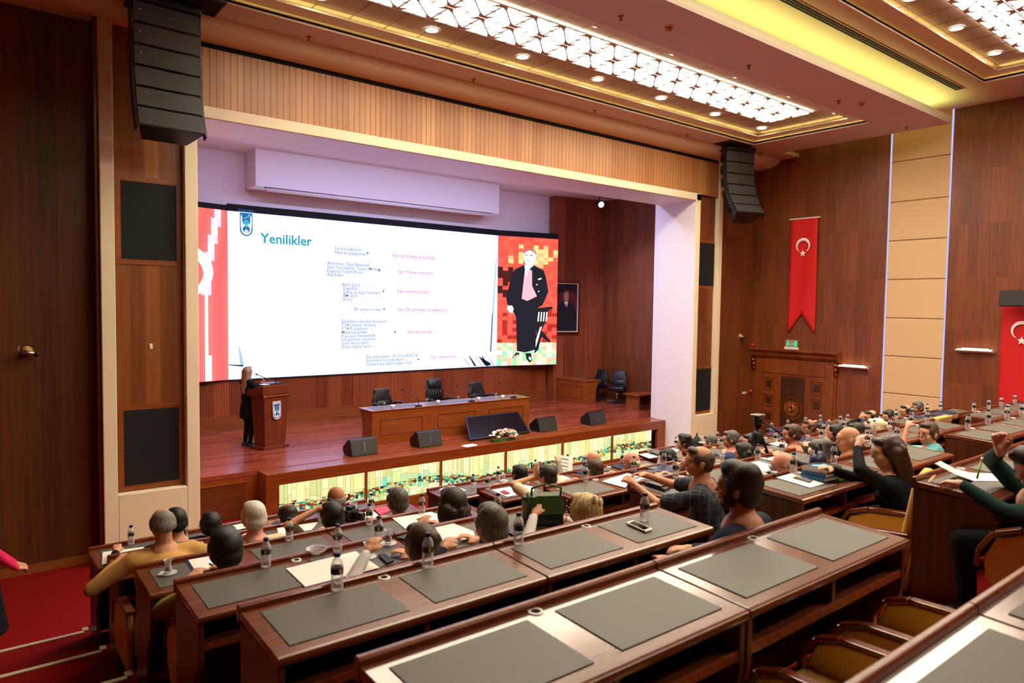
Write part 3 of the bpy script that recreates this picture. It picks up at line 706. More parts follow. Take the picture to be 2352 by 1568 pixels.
# ------------------------------------------------------------------ things on the stage
def tapered(x0, x1, y0, y1, z0, X0, X1, Y0, Y1, z1): return MB().hexa([(x0, y0, z0), (x1, y0, z0), (x1, y1, z0), (x0, y1, z0), (X0, Y0, z1), (X1, Y0, z1), (X1, Y1, z1), (X0, Y1, z1)])
pd = thing('podium', 'tapered dark wood speaking podium with a blue city shield on its front', 'podium', (5.01, 14.44, STG), R(17))
bx('base', 'podium_wood', 0, .64, 0, .46, 0, .06, pd, bevel=.008)
tapered(.07, .57, .05, .4, .06, .02, .62, .01, .46, 1.14).build('body', 'podium_wood', pd)
MB().prismX([(-.02, 1.14), (.52, 1.10), (.52, 1.2), (-.02, 1.33)], -.03, .67).build('desk_box', 'podium_wood', pd, bevel=.006)
MB().prismX([(-.01, 1.333), (.5, 1.215), (.5, 1.222), (-.01, 1.34)], 0, .64).build('reading_top', 'arm_wood', pd)
bx('moulding', 'arm_wood', -.01, .65, -.015, .49, 1.08, 1.125, pd, bevel=.01)
emblem(pd, Matrix.Translation((.32, -.0, .80)) @ Matrix.Rotation(R(-2.2), 4, 'X') @ Matrix.Translation((0, -.006, 0)), 'emblem_white', 'emblem_blue', 'emblem_teal', 'emblem', .2)
t = thing('laptop', 'dark closed laptop lying on the podium top', 'laptop', (5.16, 14.62, STG+1.335), R(17))
bx('shell', 'black_plastic', 0, .34, 0, .24, 0, .022, t, bevel=.004); bx('lid_edge', 'aluminium', 0, .34, .22, .235, .02, .024, t)
t = thing('paper_sheet', 'white sheet on the corner of the podium top', 'paper', (5.05, 14.5, STG+1.345), R(17)); bx('sheet', 'paper', -.0, .14, .0, .2, 0, .004, t)
def goose(name, lab, loc, rz, pts, base=True):
    t = thing(name, lab, 'microphone', loc, rz)
    if base:
        MB().box(-.07, .07, -.05, .05, 0, .035).build('base', 'black_plastic', t, bevel=.01)
    MB().tube(pts, [.008]*len(pts), 6).build('gooseneck', 'black_plastic', t, smooth=True)
    e = Vector(pts[-1]); d = (e-Vector(pts[-2])).normalized()
    MB().tube([e, e+d*.05], .014, 8).build('capsule', 'black_cloth', t, smooth=True); return t
goose('gooseneck_microphone', 'thin gooseneck microphone rising from the podium towards the speaker', (5.45, 14.7, STG+1.33), 0, [(0, 0, 0), (-.15, .05, .07), (-.3, .1, .14), (-.42, .14, .2)], False)
# long presidium table of three units
tb = thing('presidium_table', 'long polished wood table with three framed front panels on the stage', 'table', (7.06, 13.66, STG))
L3 = 4.4
bx('tabletop', 'table_wood', -.02, L3+.02, -.02, .62, .725, .752, tb, bevel=.006)
for k in range(3):
    x0 = k*L3/3; x1 = x0+L3/3
    bx('front_panel', 'table_wood', x0+.002, x1-.002, 0, .03, 0, .725, tb)
    m = MB(); g = .016
    X0, X1, Z0, Z1 = x0+.2, x1-.2, .2, .55
    for q in ((X0, X1, Z0, Z0+g), (X0, X1, Z1-g, Z1), (X0, X0+g, Z0, Z1), (X1-g, X1, Z0, Z1)): m.box(q[0], q[1], -.012, .002, q[2], q[3])
    m.build('panel_moulding', 'arm_wood', tb, bevel=.004)
    bx('writing_inset', 'folder_cyan' if False else 'leather_mat', x0+.12, x1-.12, .1, .52, .7515, .754, tb)
for x in (0, L3-.04): MB().prismX([(.03, 0), (.45, 0), (.45, .45), (.5, .6), (.6, .725), (.03, .725)], x, x+.04).build('end_panel', 'table_wood', tb)
for k, x in enumerate((8.25, 9.72, 11.0)):
    goose('gooseneck_microphone', f'black desk microphone with a bent gooseneck, {ORD[k]} on the long stage table', (x, 13.72, STG+.754), 0, [(0, 0, .03), (0, .02, .16), (-.05, .06, .24), (-.22, .16, .33), (-.28, .2, .36)])
    c = thing('coffee_cup', f'small white cup, {ORD[k]} along the long stage table', 'cup', ((7.62, 8.85, 10.72)[k], (13.76, 13.84, 13.8)[k], STG+.754))
    MB().lathe([(.028, 0), (.04, .035), (.045, .08), (.04, .08), (.025, .01)], 14, caps=False).build('bowl', 'white_plastic', c, smooth=True)
    MB().lathe([(.025, .002), (.025, .01)], 14).build('bottom', 'white_plastic', c)
c = dup(c, (9.98, 13.8, STG+.754), label='small white cup, last along the long stage table')
# office chairs on the stage
def office_chair(lab, loc, rz, style, tint='black_leather'):
    t = thing('office_chair', lab, 'office chair', loc, rz)
    m = MB()
    for k in range(5): a = 2*PI*k/5+.3; m.tube([(0, 0, .09), (.29*math.cos(a), .29*math.sin(a), .06)], [.03, .018], 6)
    m.build('star_base', 'black_plastic', t)
    for k in range(5): a = 2*PI*k/5+.3; MB().ball((.29*math.cos(a), .29*math.sin(a), .03), .03, 8, 5).build('caster', 'black_plastic', t)
    MB().tube([(0, 0, .08), (0, 0, .42)], .03, 8).build('column', 'chrome', t, smooth=True)
    MB().box(-.26, .26, -.25, .25, .42, .54).build('seat', tint, t, smooth=True, bevel=.04, seg=3)
    H = 1.18 if style == 'high' else 1.02
    M = Matrix.Translation((0, -.24, .5)) @ Matrix.Rotation(R(12), 4, 'X')
    m = MB(); n = 8
    prof = [(.2+.06*math.sin(PI*min(1, k/n*1.3)), (H-.5)*k/n) for k in range(n+1)]
    pts = [(wd, z) for wd, z in prof]
    poly = [(wd, z) for wd, z in pts]+[(-wd, z) for wd, z in pts[::-1]]
    m.prismY(poly, -.06, .04); m.v = [tuple(M @ Vector(v)) for v in m.v]
    b = m.build('backrest', tint, t, smooth=True, bevel=.03, seg=3)
    if style == 'high':
        for k in range(-2, 3): MB().box(k*.075-.03, k*.075+.03, .035, .065, .14, .4, M).build('back_pad', tint, b, smooth=True, bevel=.015)
        MB().box(-.2, .2, .035, .085, .44, .64, M).build('head_pad', tint, b, smooth=True, bevel=.03)
    else: MB().box(-.16, .16, .036, .06, .06, .22, M).build('lumbar_pad', tint, b, smooth=True, bevel=.02)
    for s in (-1, 1): MB().tube([(s*.27, .16, .46), (s*.32, .2, .62), (s*.32, .1, .7), (s*.31, -.15, .68), (s*.25, -.24, .62)], .025, 8).build('armrest', 'black_plastic', t, smooth=True)
    return t
office_chair('low black leather office chair behind the podium side of the stage table', (8.15, 14.95, STG), R(180), 'low')
office_chair('tall black leather office chair with padded ribs behind the stage table', (9.65, 14.95, STG), R(180), 'high')
office_chair('low black leather office chair behind the far unit of the stage table', (10.95, 14.95, STG), R(180), 'low')
office_chair('dark blue office chair half hidden behind the small side desk', (16.5, 16.3, STG), R(95), 'low')
office_chair('dark blue office chair at the end of the small side desk', (16.6, 15.45, STG), R(120), 'low')
t = thing('side_desk', 'small dark wood desk with a framed front against the stage back wall', 'desk', (15.47, 15.72, STG))
bx('top', 'table_wood', -.02, .64, -.02, 1.32, .72, .75, t, bevel=.005); bx('front_panel', 'table_wood', 0, .03, 0, 1.3, 0, .72, t)
m = MB()
for q in ((.15, 1.15, .16, .175), (.15, 1.15, .545, .56), (.15, .165, .16, .56), (1.135, 1.15, .16, .56)): m.box(-.01, .002, q[0], q[1], q[2], q[3])
m.build('panel_moulding', 'arm_wood', t)
for y in (0, 1.27): MB().prismY([(.03, 0), (.45, 0), (.45, .45), (.6, .72), (.03, .72)], y, y+.03).build('end_panel', 'table_wood', t)
t = thing('low_bench', 'low dark wood bench in the stage corner by the side door', 'bench', (16.35, 14.3, STG), R(0))
bx('top', 'table_wood', -.4, .5, -.3, .3, .42, .455, t)
for x in (-.3, .36): bx('leg', 'table_wood', x, x+.04, -.25, .25, 0, .42, t)
bx('back_board', 'table_wood', -.26, .36, .15, .18, .05, .42, t)
def wedge(lab, x):
    t = thing('stage_monitor', lab, 'stage monitor speaker', (x, 12.83, STG), R(2))
    MB().prismX([(0, 0), (.10, .32), (.17, .335), (.40, .16), (.40, .06), (.34, 0)], 0, .6).build('cabinet', 'black_plastic', t, bevel=.012)
    M = Matrix.Rotation(math.atan2(-.10, .32), 4, 'X')
    g = MB().box(.01, .59, -.006, .004, .015, .32, M).build('grille', 'grey_grille', t)
    MB().prismY([(.21, .12), (.25, .08), (.36, .08), (.39, .12), (.39, .24), (.35, .28), (.25, .28), (.21, .24)], -.004, .013).build('handle_recess', 'black_gloss', t)
    t.children[-1].matrix_local = M
    q = MB().box(.293, .307, -.016, .0, .085, .275, M); q.build('handle', 'aluminium', t)
    return t
for k, (x, d) in enumerate(((6.2, 'nearest the podium'), (7.75, 'below the long table'), (11.12, 'beside the bouquet'), (12.85, 'closest to the white jamb'))): wedge(f'black wedge stage monitor on the stage edge, the one {("next to the podium", "below the long table", "just beyond the flower bouquet", "on the jamb side")[k]}', x)
t = thing('floor_screen', 'large black flat screen lying tilted on the stage behind the bouquet', 'confidence screen', (9.05, 12.86, STG))
M = Matrix.Rotation(R(32), 4, 'X')
MB().hexa([(0, 0, .02), (1.75, 0, .02), (1.9, .75, .02), (.3, .75, .02), (0, 0, .06), (1.75, 0, .06), (1.9, .75, .06), (.3, .75, .06)], M).build('bezel', 'black_plastic', t)
MB().hexa([(.05, .04, .06), (1.72, .04, .06), (1.85, .72, .06), (.33, .72, .06), (.05, .04, .063), (1.72, .04, .063), (1.85, .72, .063), (.33, .72, .063)], M).build('panel', 'black_gloss', t)
for x in (.5, 1.5): MB().tube([(x, .6, 0), (x, .58, .36)], .02, 6).build('stand', 'black_plastic', t)
t = thing('paper_sheet', 'loose white papers on the stage ledge near the bouquet', 'paper', (8.82, 12.5, STG-.006), R(6))
for k in range(2): bx('sheet', 'paper', -.17+k*.05, .13+k*.05, -.1+k*.03, .1+k*.03, .001+k*.002, .002+k*.002, t)
# bouquet
t = thing('flower_arrangement', 'wide bouquet of cream and peach flowers lying on the stage ledge', 'flowers', (9.78, 12.55, STG-.008))
bx('tray', 'leaf', -.3, .3, -.08, .08, 0, .05, t); rb = random.Random(3)
for k in range(46):
    a = rb.uniform(0, 2*PI); r = rb.uniform(.35, 1); x, y = .44*r*math.cos(a), .17*r*math.sin(a); z = .03+.15*(1-r*r)
    d = Vector((x*.5, y*.5-.05, .08)).normalized()*rb.uniform(.09, .15); s = d.cross(Vector((0, 0, 1))).normalized()*.018
    p = Vector((x, y, z)); m = MB().add([p-s*.4, p+d*.5-s, p+d, p+d*.5+s, p+s*.4], [(0, 1, 2, 3, 4)]); m.build('leaf', 'leaf', t)
for k in range(42):
    a = rb.uniform(0, 2*PI); r = math.sqrt(rb.random()); x, y = .4*r*math.cos(a), .15*r*math.sin(a); z = .06+.19*math.sqrt(max(0, 1-r*r))
    s = rb.uniform(.04, .062); mt = rb.choice(['flower_white']*4+['flower_pink']*2+['flower_peach'] if abs(x) < .25 else ['flower_white']*4+['flower_pink'])
    m = MB()
    for q in range(7):
        b = 2*PI*q/7; m.ball((x+s*.5*math.cos(b), y+s*.5*math.sin(b), z), (s*.5, s*.5, s*.33), 6, 4)
    m.ball((x, y, z+s*.25), (s*.45, s*.45, s*.4), 6, 4)
    m.build('blossom', mt, t, smooth=True)
t = thing('stage_spotlight', 'black stage spotlight under the portal ceiling in the stage corner', 'spotlight', (16.4, 16.2, 7.6))
MB().tube([(0, 0, 0), (0, 0, -.12)], .02, 6).build('clamp', 'black_plastic', t)
MB().tube([(0, .1, -.16), (-.12, -.2, -.26)], [.1, .12], 12).build('body', 'black_plastic', t, smooth=True)
MB().tube([(-.12, -.2, -.26), (-.122, -.205, -.262)], .1, 12).build('lens', 'monitor_led', t)
t = thing('portrait_painting', 'gilt framed painting of a man in dark suit on the stage wall', 'painting', (15.75, 17.03, 3.2), math.atan2(-.3, 1.95))
pw, ph = 1.1, 1.72
m = MB()
for (a, b, e) in ((0, .05, 0), ): pass
for q in ((-pw/2, pw/2, 0, .07), (-pw/2, pw/2, ph-.07, ph), (-pw/2, -pw/2+.07, .07, ph-.07), (pw/2-.07, pw/2, .07, ph-.07)): m.box(q[0], q[1], -.06, 0, q[2], q[3])
m.build('frame', 'bronze', t, bevel=.012)
m = MB()
for q in ((-.48, .48, .07, .09), (-.48, .48, ph-.09, ph-.07), (-.48, -.46, .09, ph-.09), (.46, .48, .09, ph-.09)): m.box(q[0], q[1], -.045, 0, q[2], q[3])
m.build('inner_frame', 'cove_paint', t)
plain('canvas_dark', '#1c1014', .5, noise=.6, nscale=3); plain('canvas_red', '#5a1518', .5, noise=.5, nscale=4); plain('suit_paint', '#14161c', .5); plain('skin_paint', '#a97f68', .5); plain('hair_paint', '#6b5540', .6)
bx('canvas', 'canvas_dark', -.47, .47, -.02, -.005, .08, ph-.08, t)
def pp(nm, mat, pts, y): MB().prismY(pts, y-.002, y).build(nm, mat, t)
pp('painted_glow', 'canvas_red', [(-.46, .85), (.46, .75), (.46, 1.3), (.1, 1.45), (-.3, 1.3)], -.021)
pp('painted_suit', 'suit_paint', [(-.33, .09), (.36, .09), (.42, .6), (.34, .95), (.12, 1.06), (-.1, 1.06), (-.3, .95), (-.38, .6)], -.024)
pp('painted_shirt', 'paper', [(-.06, 1.05), (.1, 1.05), (.04, .82)], -.027)
pp('painted_face', 'skin_paint', [(-.08, 1.2), (-.06, 1.1), (.02, 1.04), (.1, 1.1), (.13, 1.22), (.1, 1.36), (.02, 1.4), (-.06, 1.36)], -.027)
pp('painted_hair', 'hair_paint', [(-.085, 1.28), (-.06, 1.38), (.02, 1.43), (.11, 1.38), (.13, 1.28), (.1, 1.34), (.02, 1.37), (-.06, 1.33)], -.03)
pp('painted_tie', 'canvas_dark', [(.01, 1.0), (.04, 1.0), (.05, .86), (.03, .82), (.01, .86)], -.03)
# --- doors
d1 = bx('door_1', 'door_wood', XW-.05, XW+.02, 9.2, 11.62, .3, 2.95, kind=S)
bx('door_case', 'door_wood', XW-.09, XW-.04, 9.25, 9.48, .3, 2.6, d1, bevel=.01); bx('door_case', 'door_wood', XW-.09, XW-.04, 11.34, 11.57, .3, 2.6, d1, bevel=.01)
MB().prismY([(0, 2.72), (-.1, 2.72), (-.16, 2.8), (-.17, 2.86), (-.25, 2.94), (-.25, 3.0), (0, 3.0)], 9.1, 11.72).build('cornice', 'door_wood', d1)
bx('frieze', 'door_wood', XW-.08, XW-.04, 9.25, 11.57, 2.3, 2.72, d1)
for o in d1.children:
    if o.name.startswith('cornice'): o.location = (XW, 0, 0)
for y in (9.2, 11.62):
    m = MB(); m.ball((XW-.12, y, 2.63), (.07, .06, .07), 10, 7); m.ball((XW-.1, y, 2.5), (.045, .05, .09), 10, 7); m.ball((XW-.08, y, 2.38), (.035, .035, .06), 8, 6)
    m.build('corbel', 'bronze', d1, smooth=True)
for s in (0, 1):
    ya, yb = ((9.48, 10.4), (10.42, 11.34))[s]
    lf = bx('leaf', 'door_wood', XW-.07, XW-.03, ya, yb, .3, 2.28, d1)
    yo = (9.56, 10.98)[s]
    bx('dark_band', 'door_dark_wood', XW-.076, XW-.06, *((10.06, 10.4), (10.42, 10.76))[s], .3, 2.24, lf)
    for k in range(4):
        z = .4+k*.47
        m = MB(); yb2 = yo+.3
        for q in ((yo, yb2, z, z+.02), (yo, yb2, z+.33, z+.35), (yo, yo+.02, z, z+.35), (yb2-.02, yb2, z, z+.35)): m.box(XW-.085, XW-.06, q[0], q[1], q[2], q[3])
        m.build('panel_frame', 'arm_wood', lf); bx('panel', 'door_dark_wood', XW-.076, XW-.06, yo+.06, yb2-.06, z+.07, z+.28, lf)
    sg = 1 if s else -1
    m = MB(); n = 14
    pts = [(.33*math.sin(PI*k/n)*sg, .33*math.cos(PI*k/n)) for k in range(n+1)]
    half = lambda r, t0, t1, mat, nm: MB().add([(XW-.07-t, 10.41+sg*(.005+r*math.sin(PI*k/n)), 1.36+r*math.cos(PI*k/n)) for t in (t0, t1) for k in range(n+1)], [tuple(range(n+1)), tuple(range(2*n+1, n, -1))]+[(k, k+1, n+2+k, n+1+k) for k in range(n)]+[(0, n+1, 2*n+1, n)]).build(nm, mat, lf)
    half(.33, 0, .03, 'bronze', 'handle_disc'); half(.27, .03, .035, 'door_dark_wood', 'handle_disc'); half(.21, .035, .045, 'door_wood', 'handle_disc')
    for k in range(5):
        a = PI*(k+.5)/5; MB().ball((XW-.125, 10.41+sg*(.01+.07*math.sin(a)), 1.36+.07*math.cos(a)), (.02, .035, .045), 8, 5).build('rosette_petal', 'gold', lf, smooth=True)
d2 = bx('door_2', 'door_wood', 17.21, 17.27, 13.55, 14.62, STG, 3.22, kind=S)
bx('leaf', 'arm_wood', 17.195, 17.215, 13.62, 14.55, STG, 3.14, d2)
bx('handle_plate', 'chrome', 17.185, 17.2, 14.42, 14.46, STG+.95, STG+1.2, d2); MB().tube([(17.19, 14.44, STG+1.12), (17.14, 14.44, STG+1.12), (17.14, 14.3, STG+1.12)], .01, 6).build('handle', 'chrome', d2)
# --- things on the walls
def banner(lab, y0, z1, w_, h):
    t = thing('flag_banner', lab, 'flag', (XW-.04, y0, z1))
    m = MB(); n, k = 14, 20
    def P(i, j):
        u, v = i/n, j/k; zz = -h*v
        if v > .0: zz = -(h-(.55*(1-abs(2*u-1)))*(1))*v
        return (-.02-.012*math.sin(u*9+v*2)-.01*math.sin(v*7), -w_*u, zz)
    vs = [P(i, j) for j in range(k+1) for i in range(n+1)]
    m.add(vs, [(j*(n+1)+i, (j+1)*(n+1)+i, (j+1)*(n+1)+i+1, j*(n+1)+i+1) for j in range(k) for i in range(n)])
    c = m.build('cloth', 'flag_red', t, smooth=True); md = c.modifiers.new('t', 'SOLIDIFY'); md.thickness = .004
    MB().tube([(-.02, .05, .01), (-.02, -w_-.05, .01)], .022, 8).build('rod', 'white_plastic', t)
    cy, cz, r = -w_*.5, -.23*h, .19*w_/.75
    v = [(-.055, cy+r*1.02*math.cos(R(a)), cz+r*math.sin(R(a))) for a in range(-58, 239, 12)]
    v2 = [(-.055, cy+r*.82*math.cos(R(a)), cz-.03+r*.80*math.sin(R(a))) for a in range(238, -60, -12)]
    MB().add(v+v2, [tuple(range(len(v)+len(v2)))]).build('crescent', 'flag_white', c)
    MB().add([(-.056, cy+(.092 if q % 2 == 0 else .038)*math.sin(PI*q/5), cz-r*1.12+(.1 if q % 2 == 0 else .04)*math.cos(PI*q/5)) for q in range(10)], [tuple(range(10))]).build('star', 'flag_white', c)
    return t
banner('red crescent and star banner with swallow tail above the carved door', 10.62, 6.56, .78, 3.12)
banner('red crescent and star banner beyond the second wall lamp', 5.52, 4.42, .8, 3.1)
t = thing('wall_speaker', 'black box loudspeaker on the flag wall above the second banner', 'loudspeaker', (17.95, 5.2, 4.22), R(90))
bx('cabinet', 'black_plastic', -.24, .24, -.02, .2, 0, .34, t, bevel=.02); bx('grille', 'grey_grille', -.22, .22, .2, .21, .02, .32, t)
MB().tube([(0, -.02, .3), (0, -.2, .36), (0, -.34, .36)], .015, 6).build('bracket', 'aluminium', t)
def cctv(lab, loc, d, wall):
    t = thing('wall_camera', lab, 'camera', loc)
    M = Matrix.Rotation(PI/2, 4, 'X') if wall == 'y' else Matrix.Rotation(PI/2, 4, 'Y')
    MB().lathe([(.07, 0), (.07, .02), (.03, .04), (.02, .09)], 14, Matrix.Rotation(PI/2, 4, 'X') if wall == 'y' else Matrix.Rotation(-PI/2, 4, 'Y')).build('mount', 'cream_leather', t, smooth=True)
    p = Vector((0, -.1, -.02)) if wall == 'y' else Vector((-.1, 0, -.02)); d = Vector(d)
    MB().tube([p-d*.5, p+d*.5], .032, 10).build('body', 'aluminium', t, smooth=True)
    MB().tube([p+d*.5, p+d*.72], .036, 10).build('lens_hood', 'black_plastic', t, smooth=True)
    MB().tube([p-d*.5, p-d*.65+Vector((0, 0, .03)), p-d*.55+Vector((0, .02, .08))], .006, 6).build('cable', 'cream_leather', t)
cctv('small security camera on the dark wood wall beside the niche', (.84, 11.88, 3.36), (.17, -.03, -.03), 'y')
cctv('small security camera on the corner wall beside the carved door', (17.62, 11.72, 3.32), (.15, -.05, -.02), 'y')
t = thing('light_switch', 'tiny white switch on the niche wood between the speaker grilles', 'switch', (2.37, 11.70, 3.4)); bx('plate', 'white_plastic', -.022, .022, -.012, 0, -.04, .04, t); bx('rocker', 'paper', -.012, .012, -.016, -.012, -.02, .02, t)
t = thing('switch_plate', 'grey triple switch plate on the wall beside the carved door', 'switch', (17.9, 11.72, 1.68)); bx('plate', 'aluminium', -.12, .12, -.012, 0, -.04, .04, t)
for k in (-1, 0, 1): bx('rocker', 'white_plastic', k*.075-.03, k*.075+.03, -.018, -.01, -.03, .03, t)
t = thing('fire_alarm_button', 'square red fire alarm button beside the carved door', 'alarm button', (18.2, 11.72, 1.72)); bx('box', 'alarm_red', -.05, .05, -.04, 0, -.05, .05, t, bevel=.006); bx('glass', 'label_white', -.02, .02, -.044, -.04, -.02, .02, t)
t = thing('alarm_siren', 'round red alarm siren over the corner of the door cornice', 'siren', (18.24, 11.72, 3.05)); MB().lathe([(.05, 0), (.05, .03), (.035, .06)], 14, Matrix.Rotation(PI/2, 4, 'X')).build('dome', 'alarm_red', t, smooth=True); bx('base', 'alarm_red', -.045, .045, -.012, 0, -.045, .045, t)
t = thing('exit_sign', 'green running man exit sign standing on the door cornice', 'exit sign', (XW-.12, 10.45, 3.0))
bx('base', 'white_plastic', -.03, .03, -.2, .2, 0, .06, t); p = bx('panel', 'clear_glass', -.006, .006, -.18, .18, .06, .26, t)
m = MB(); m.ball((-.008, .12, .215), (.002, .018, .018), 8, 5); m.add([(-.009, y, z) for y, z in ((.14, .2), (.1, .19), (.04, .13), (.06, .11), (.1, .14), (.13, .09), (.16, .1), (.13, .15))], [tuple(range(8))]); m.build('running_man', 'exit_green', t)
MB().add([(-.009, y, z) for y, z in ((.01, .13), (-.03, .13), (-.03, .11), (-.055, .14), (-.03, .17), (-.03, .15), (.01, .15))], [tuple(range(7))]).build('arrow', 'exit_green', t)
bx('door_symbol', 'exit_green', -.01, -.008, -.15, -.08, .09, .22, t)
# ------------------------------------------------------------------ desks
def dpt(x, y, i, lift=0):                                   # the point of a row's desk surface at photo pixel (x, y)
    k = .05; z0 = TZ[i]-.022+lift; d = ray(x, y); t = (z0-H0-k*TY[i])/(d.z-k*d.y); return CAM+d*t
def dz(i, y, lift=0): return TZ[i]-.022+.05*(y-TY[i])+lift
BLN = {'L': 'beside the side stairs', 'M': 'around the plaid shirt', 'R': 'behind the tripod', 'F': 'towards the carved door'}
MX = {0: 4.57, 1: 4.43, 2: 4.355, 3: 4.33, 4: 4.275, 5: 4.23}
RX = {1: 7.97, 2: 7.9, 3: 7.8, 4: 7.66, 5: 7.84}
UW = 1.285
def make_desk():
    t = thing('conference_desk', 'x', 'desk', (0, 0, 0), 0, 'two-seat auditorium desks')
    W = UW-.004
    M0 = Matrix.Identity(4)
    MB().prismX([(-.45, .678), (-.028, .7), (-.028, .735), (-.44, .714), (-.452, .708), (-.455, .695)], .004, W).build('desktop', 'desk_wood', t, bevel=.004)
    MB().prismX([(-.03, .69), (0, .69), (0, .752), (-.006, .76), (-.024, .76), (-.03, .752)], .002, W+.002).build('front_lip', 'arm_wood', t, bevel=.003)
    sl = math.atan(.05)
    for x in (.07, .70):
        M = Matrix.Translation((x, -.08, .7355-.004)) @ Matrix.Rotation(sl, 4, 'X')
        MB().box(0, .51, -.31, 0, 0, .0045, M).build('desk_mat', 'leather_mat', t, bevel=.002)
    M = Matrix.Translation((UW/2, -.048, .7335)) @ Matrix.Rotation(sl, 4, 'X')
    g = MB().lathe([(.016, .0), (.017, .004), (.027, .004), (.029, 0)], 18, M, caps=False).build('grommet', 'white_plastic', t, smooth=True)
    MB().lathe([(.016, .0012), (.001, .0012)], 16, M).build('grommet_hole', 'dark_void', g)
    MB().box(.03, W-.03, -.03, -.008, .02, .69).build('front_panel', 'desk_end_wood', t)
    MB().box(.03, W-.03, -.42, -.03, .545, .56).build('shelf', 'desk_end_wood', t)
    MB().box(.03, W-.03, -.435, -.42, .535, .572).build('shelf_edge', 'arm_wood', t, bevel=.004)
    MB().box(W/2-.012, W/2+.012, -.425, -.03, .56, .69).build('divider', 'desk_end_wood', t)
    e = [(-.03, .69), (-.44, .68), (-.44, .50), (-.43, .45), (-.38, .40), (-.345, .33), (-.34, .2), (-.35, .04), (-.37, 0), (-.03, 0)]
    for x in (.006, W-.036): MB().prismX(e, x, x+.03).build('end_panel', 'desk_end_wood', t, bevel=.003)
    return t
D0 = make_desk(); first = True
for i in range(7):
    for b in 'LMRF':
        if i == 6 and b != 'L' or b == 'R' and i == 0 or b == 'F' and i < 2: continue
        x0 = {'L': .885, 'M': MX.get(i), 'R': RX.get(i), 'F': 11.35}[b]
        for k in range(2):
            lb = f'two-seat desk, {("stairs", "door")[k]} side half of the {ROWN[i]} row {BLN[b]}'
            p = (x0+k*UW, TY[i], TZ[i]-.76)
            if first: D0.location = p; D0['label'] = lb; first = False
            else: dup(D0, p, label=lb)
# ------------------------------------------------------------------ chairs
def make_chair():
    t = thing('conference_chair', 'x', 'chair', (0, 0, 0), 0, 'cream conference chairs')
    MB().lathe([(.2, 0), (.2, .02), (.05, .05), (.045, .3), (.1, .32)], 14).build('pedestal', 'black_plastic', t)
    MB().box(-.23, .23, -.2, .26, .31, .42).build('seat', 'seat_leather', t, smooth=True, bevel=.05, seg=3)
    M = Matrix.Translation((0, -.18, .34)) @ Matrix.Rotation(R(9), 4, 'X')
    MB().box(-.22, .22, -.045, .03, .04, .62, M).build('backrest', 'seat_leather', t, smooth=True, bevel=.03, seg=3)
    MB().box(-.235, .235, -.075, -.045, -.1, .63, M).build('back_shell', 'cream_leather', t, smooth=True, bevel=.014)
    for s in (-1, 1):
        P = [(-.22, .2), (.16, .2), (.24, .3), (.25, .42), (.2, .53), (.08, .575), (-.2, .585)]
        MB().prismX(P, s*.262-.022, s*.262+.022).build('side_panel', 'cream_leather', t, bevel=.012)
        q = [(-.24, .59), (.08, .585), (.2, .545), (.265, .45), (.27, .36)]
        a = MB()
        for k in range(len(q)-1):
            (y0, z0), (y1, z1) = q[k], q[k+1]; n = Vector((0, -(z1-z0), y1-y0)).normalized()*.026
            a.hexa([(s*.262-.03, y0, z0), (s*.262+.03, y0, z0), (s*.262+.03, y1, z1), (s*.262-.03, y1, z1)]+[(s*.262+d, y+n.y, z+n.z) for d, y, z in ((-.03, y0, z0), (.03, y0, z0), (.03, y1, z1), (-.03, y1, z1))])
        a.build('armrest', 'arm_wood', t, bevel=.005)
    return t
C0 = make_chair(); CH = [0]
def chair(x, y, i, lab, rz=0):
    z = TZ[i]-.76
    if CH[0] == 0: C0.location = (x, y, z); C0.rotation_euler = (0, 0, rz); C0['label'] = lab; CH[0] = 1; return C0
    return dup(C0, (x, y, z), rz, lab)
chair_spots = [(1.23, .58, 'first'), (1.86, .58, 'second'), (2.5, .58, 'third'), (3.12, .58, 'last')]
chair(4.78, 2.12, 1, 'empty cream armchair with yellow seat beside the long-haired woman', R(14))
chair(11.08, 4.32, 3, 'empty cream armchair at the aisle end of the row with navy folders')
# ------------------------------------------------------------------ bottles
def make_bottle():
    t = thing('water_bottle', 'x', 'bottle', (0, 0, 0), 0, 'small water bottles on the desks')
    pr = [(.0, .0), (.022, 0), (.0265, .006), (.0265, .02)]+[(.0265-(.0012 if k % 2 else 0), .02+.007*k) for k in range(1, 7)]+[(.0262, .07), (.0268, .072), (.0268, .104), (.026, .112), (.021, .128), (.0135, .139), (.0115, .143), (.0115, .15), (0, .15)]
    MB().lathe(pr, 16, caps=False).build('body', 'pet', t, smooth=True)
    MB().lathe([(.0115, .147), (.0145, .147), (.0145, .162), (.012, .164), (0, .164)], 14, caps=False).build('cap', 'cap_navy', t, smooth=False)
    l = MB().lathe([(.0272, .074), (.0272, .102)], 18, caps=False).build('label', 'label_navy', t, smooth=True)
    for a0 in (-95, 25, 145): MB().add([(.0276*math.cos(R(a0+da)), .0276*math.sin(R(a0+da)), z) for z in (.078, .098) for da in (0, 12, 24)], [(0, 1, 4, 3), (1, 2, 5, 4)]).build('label_emblem', 'label_gold', l, smooth=True)
    for z in (.03, .042, .054): MB().add([(.0269*math.cos(R(a)), .0269*math.sin(R(a)), zz) for zz in (z, z+.006) for a in (-125, -105, -85, -65)], [(0, 1, 5, 4), (1, 2, 6, 5), (2, 3, 7, 6)]).build('label_print', 'label_white', l, smooth=True)
    return t
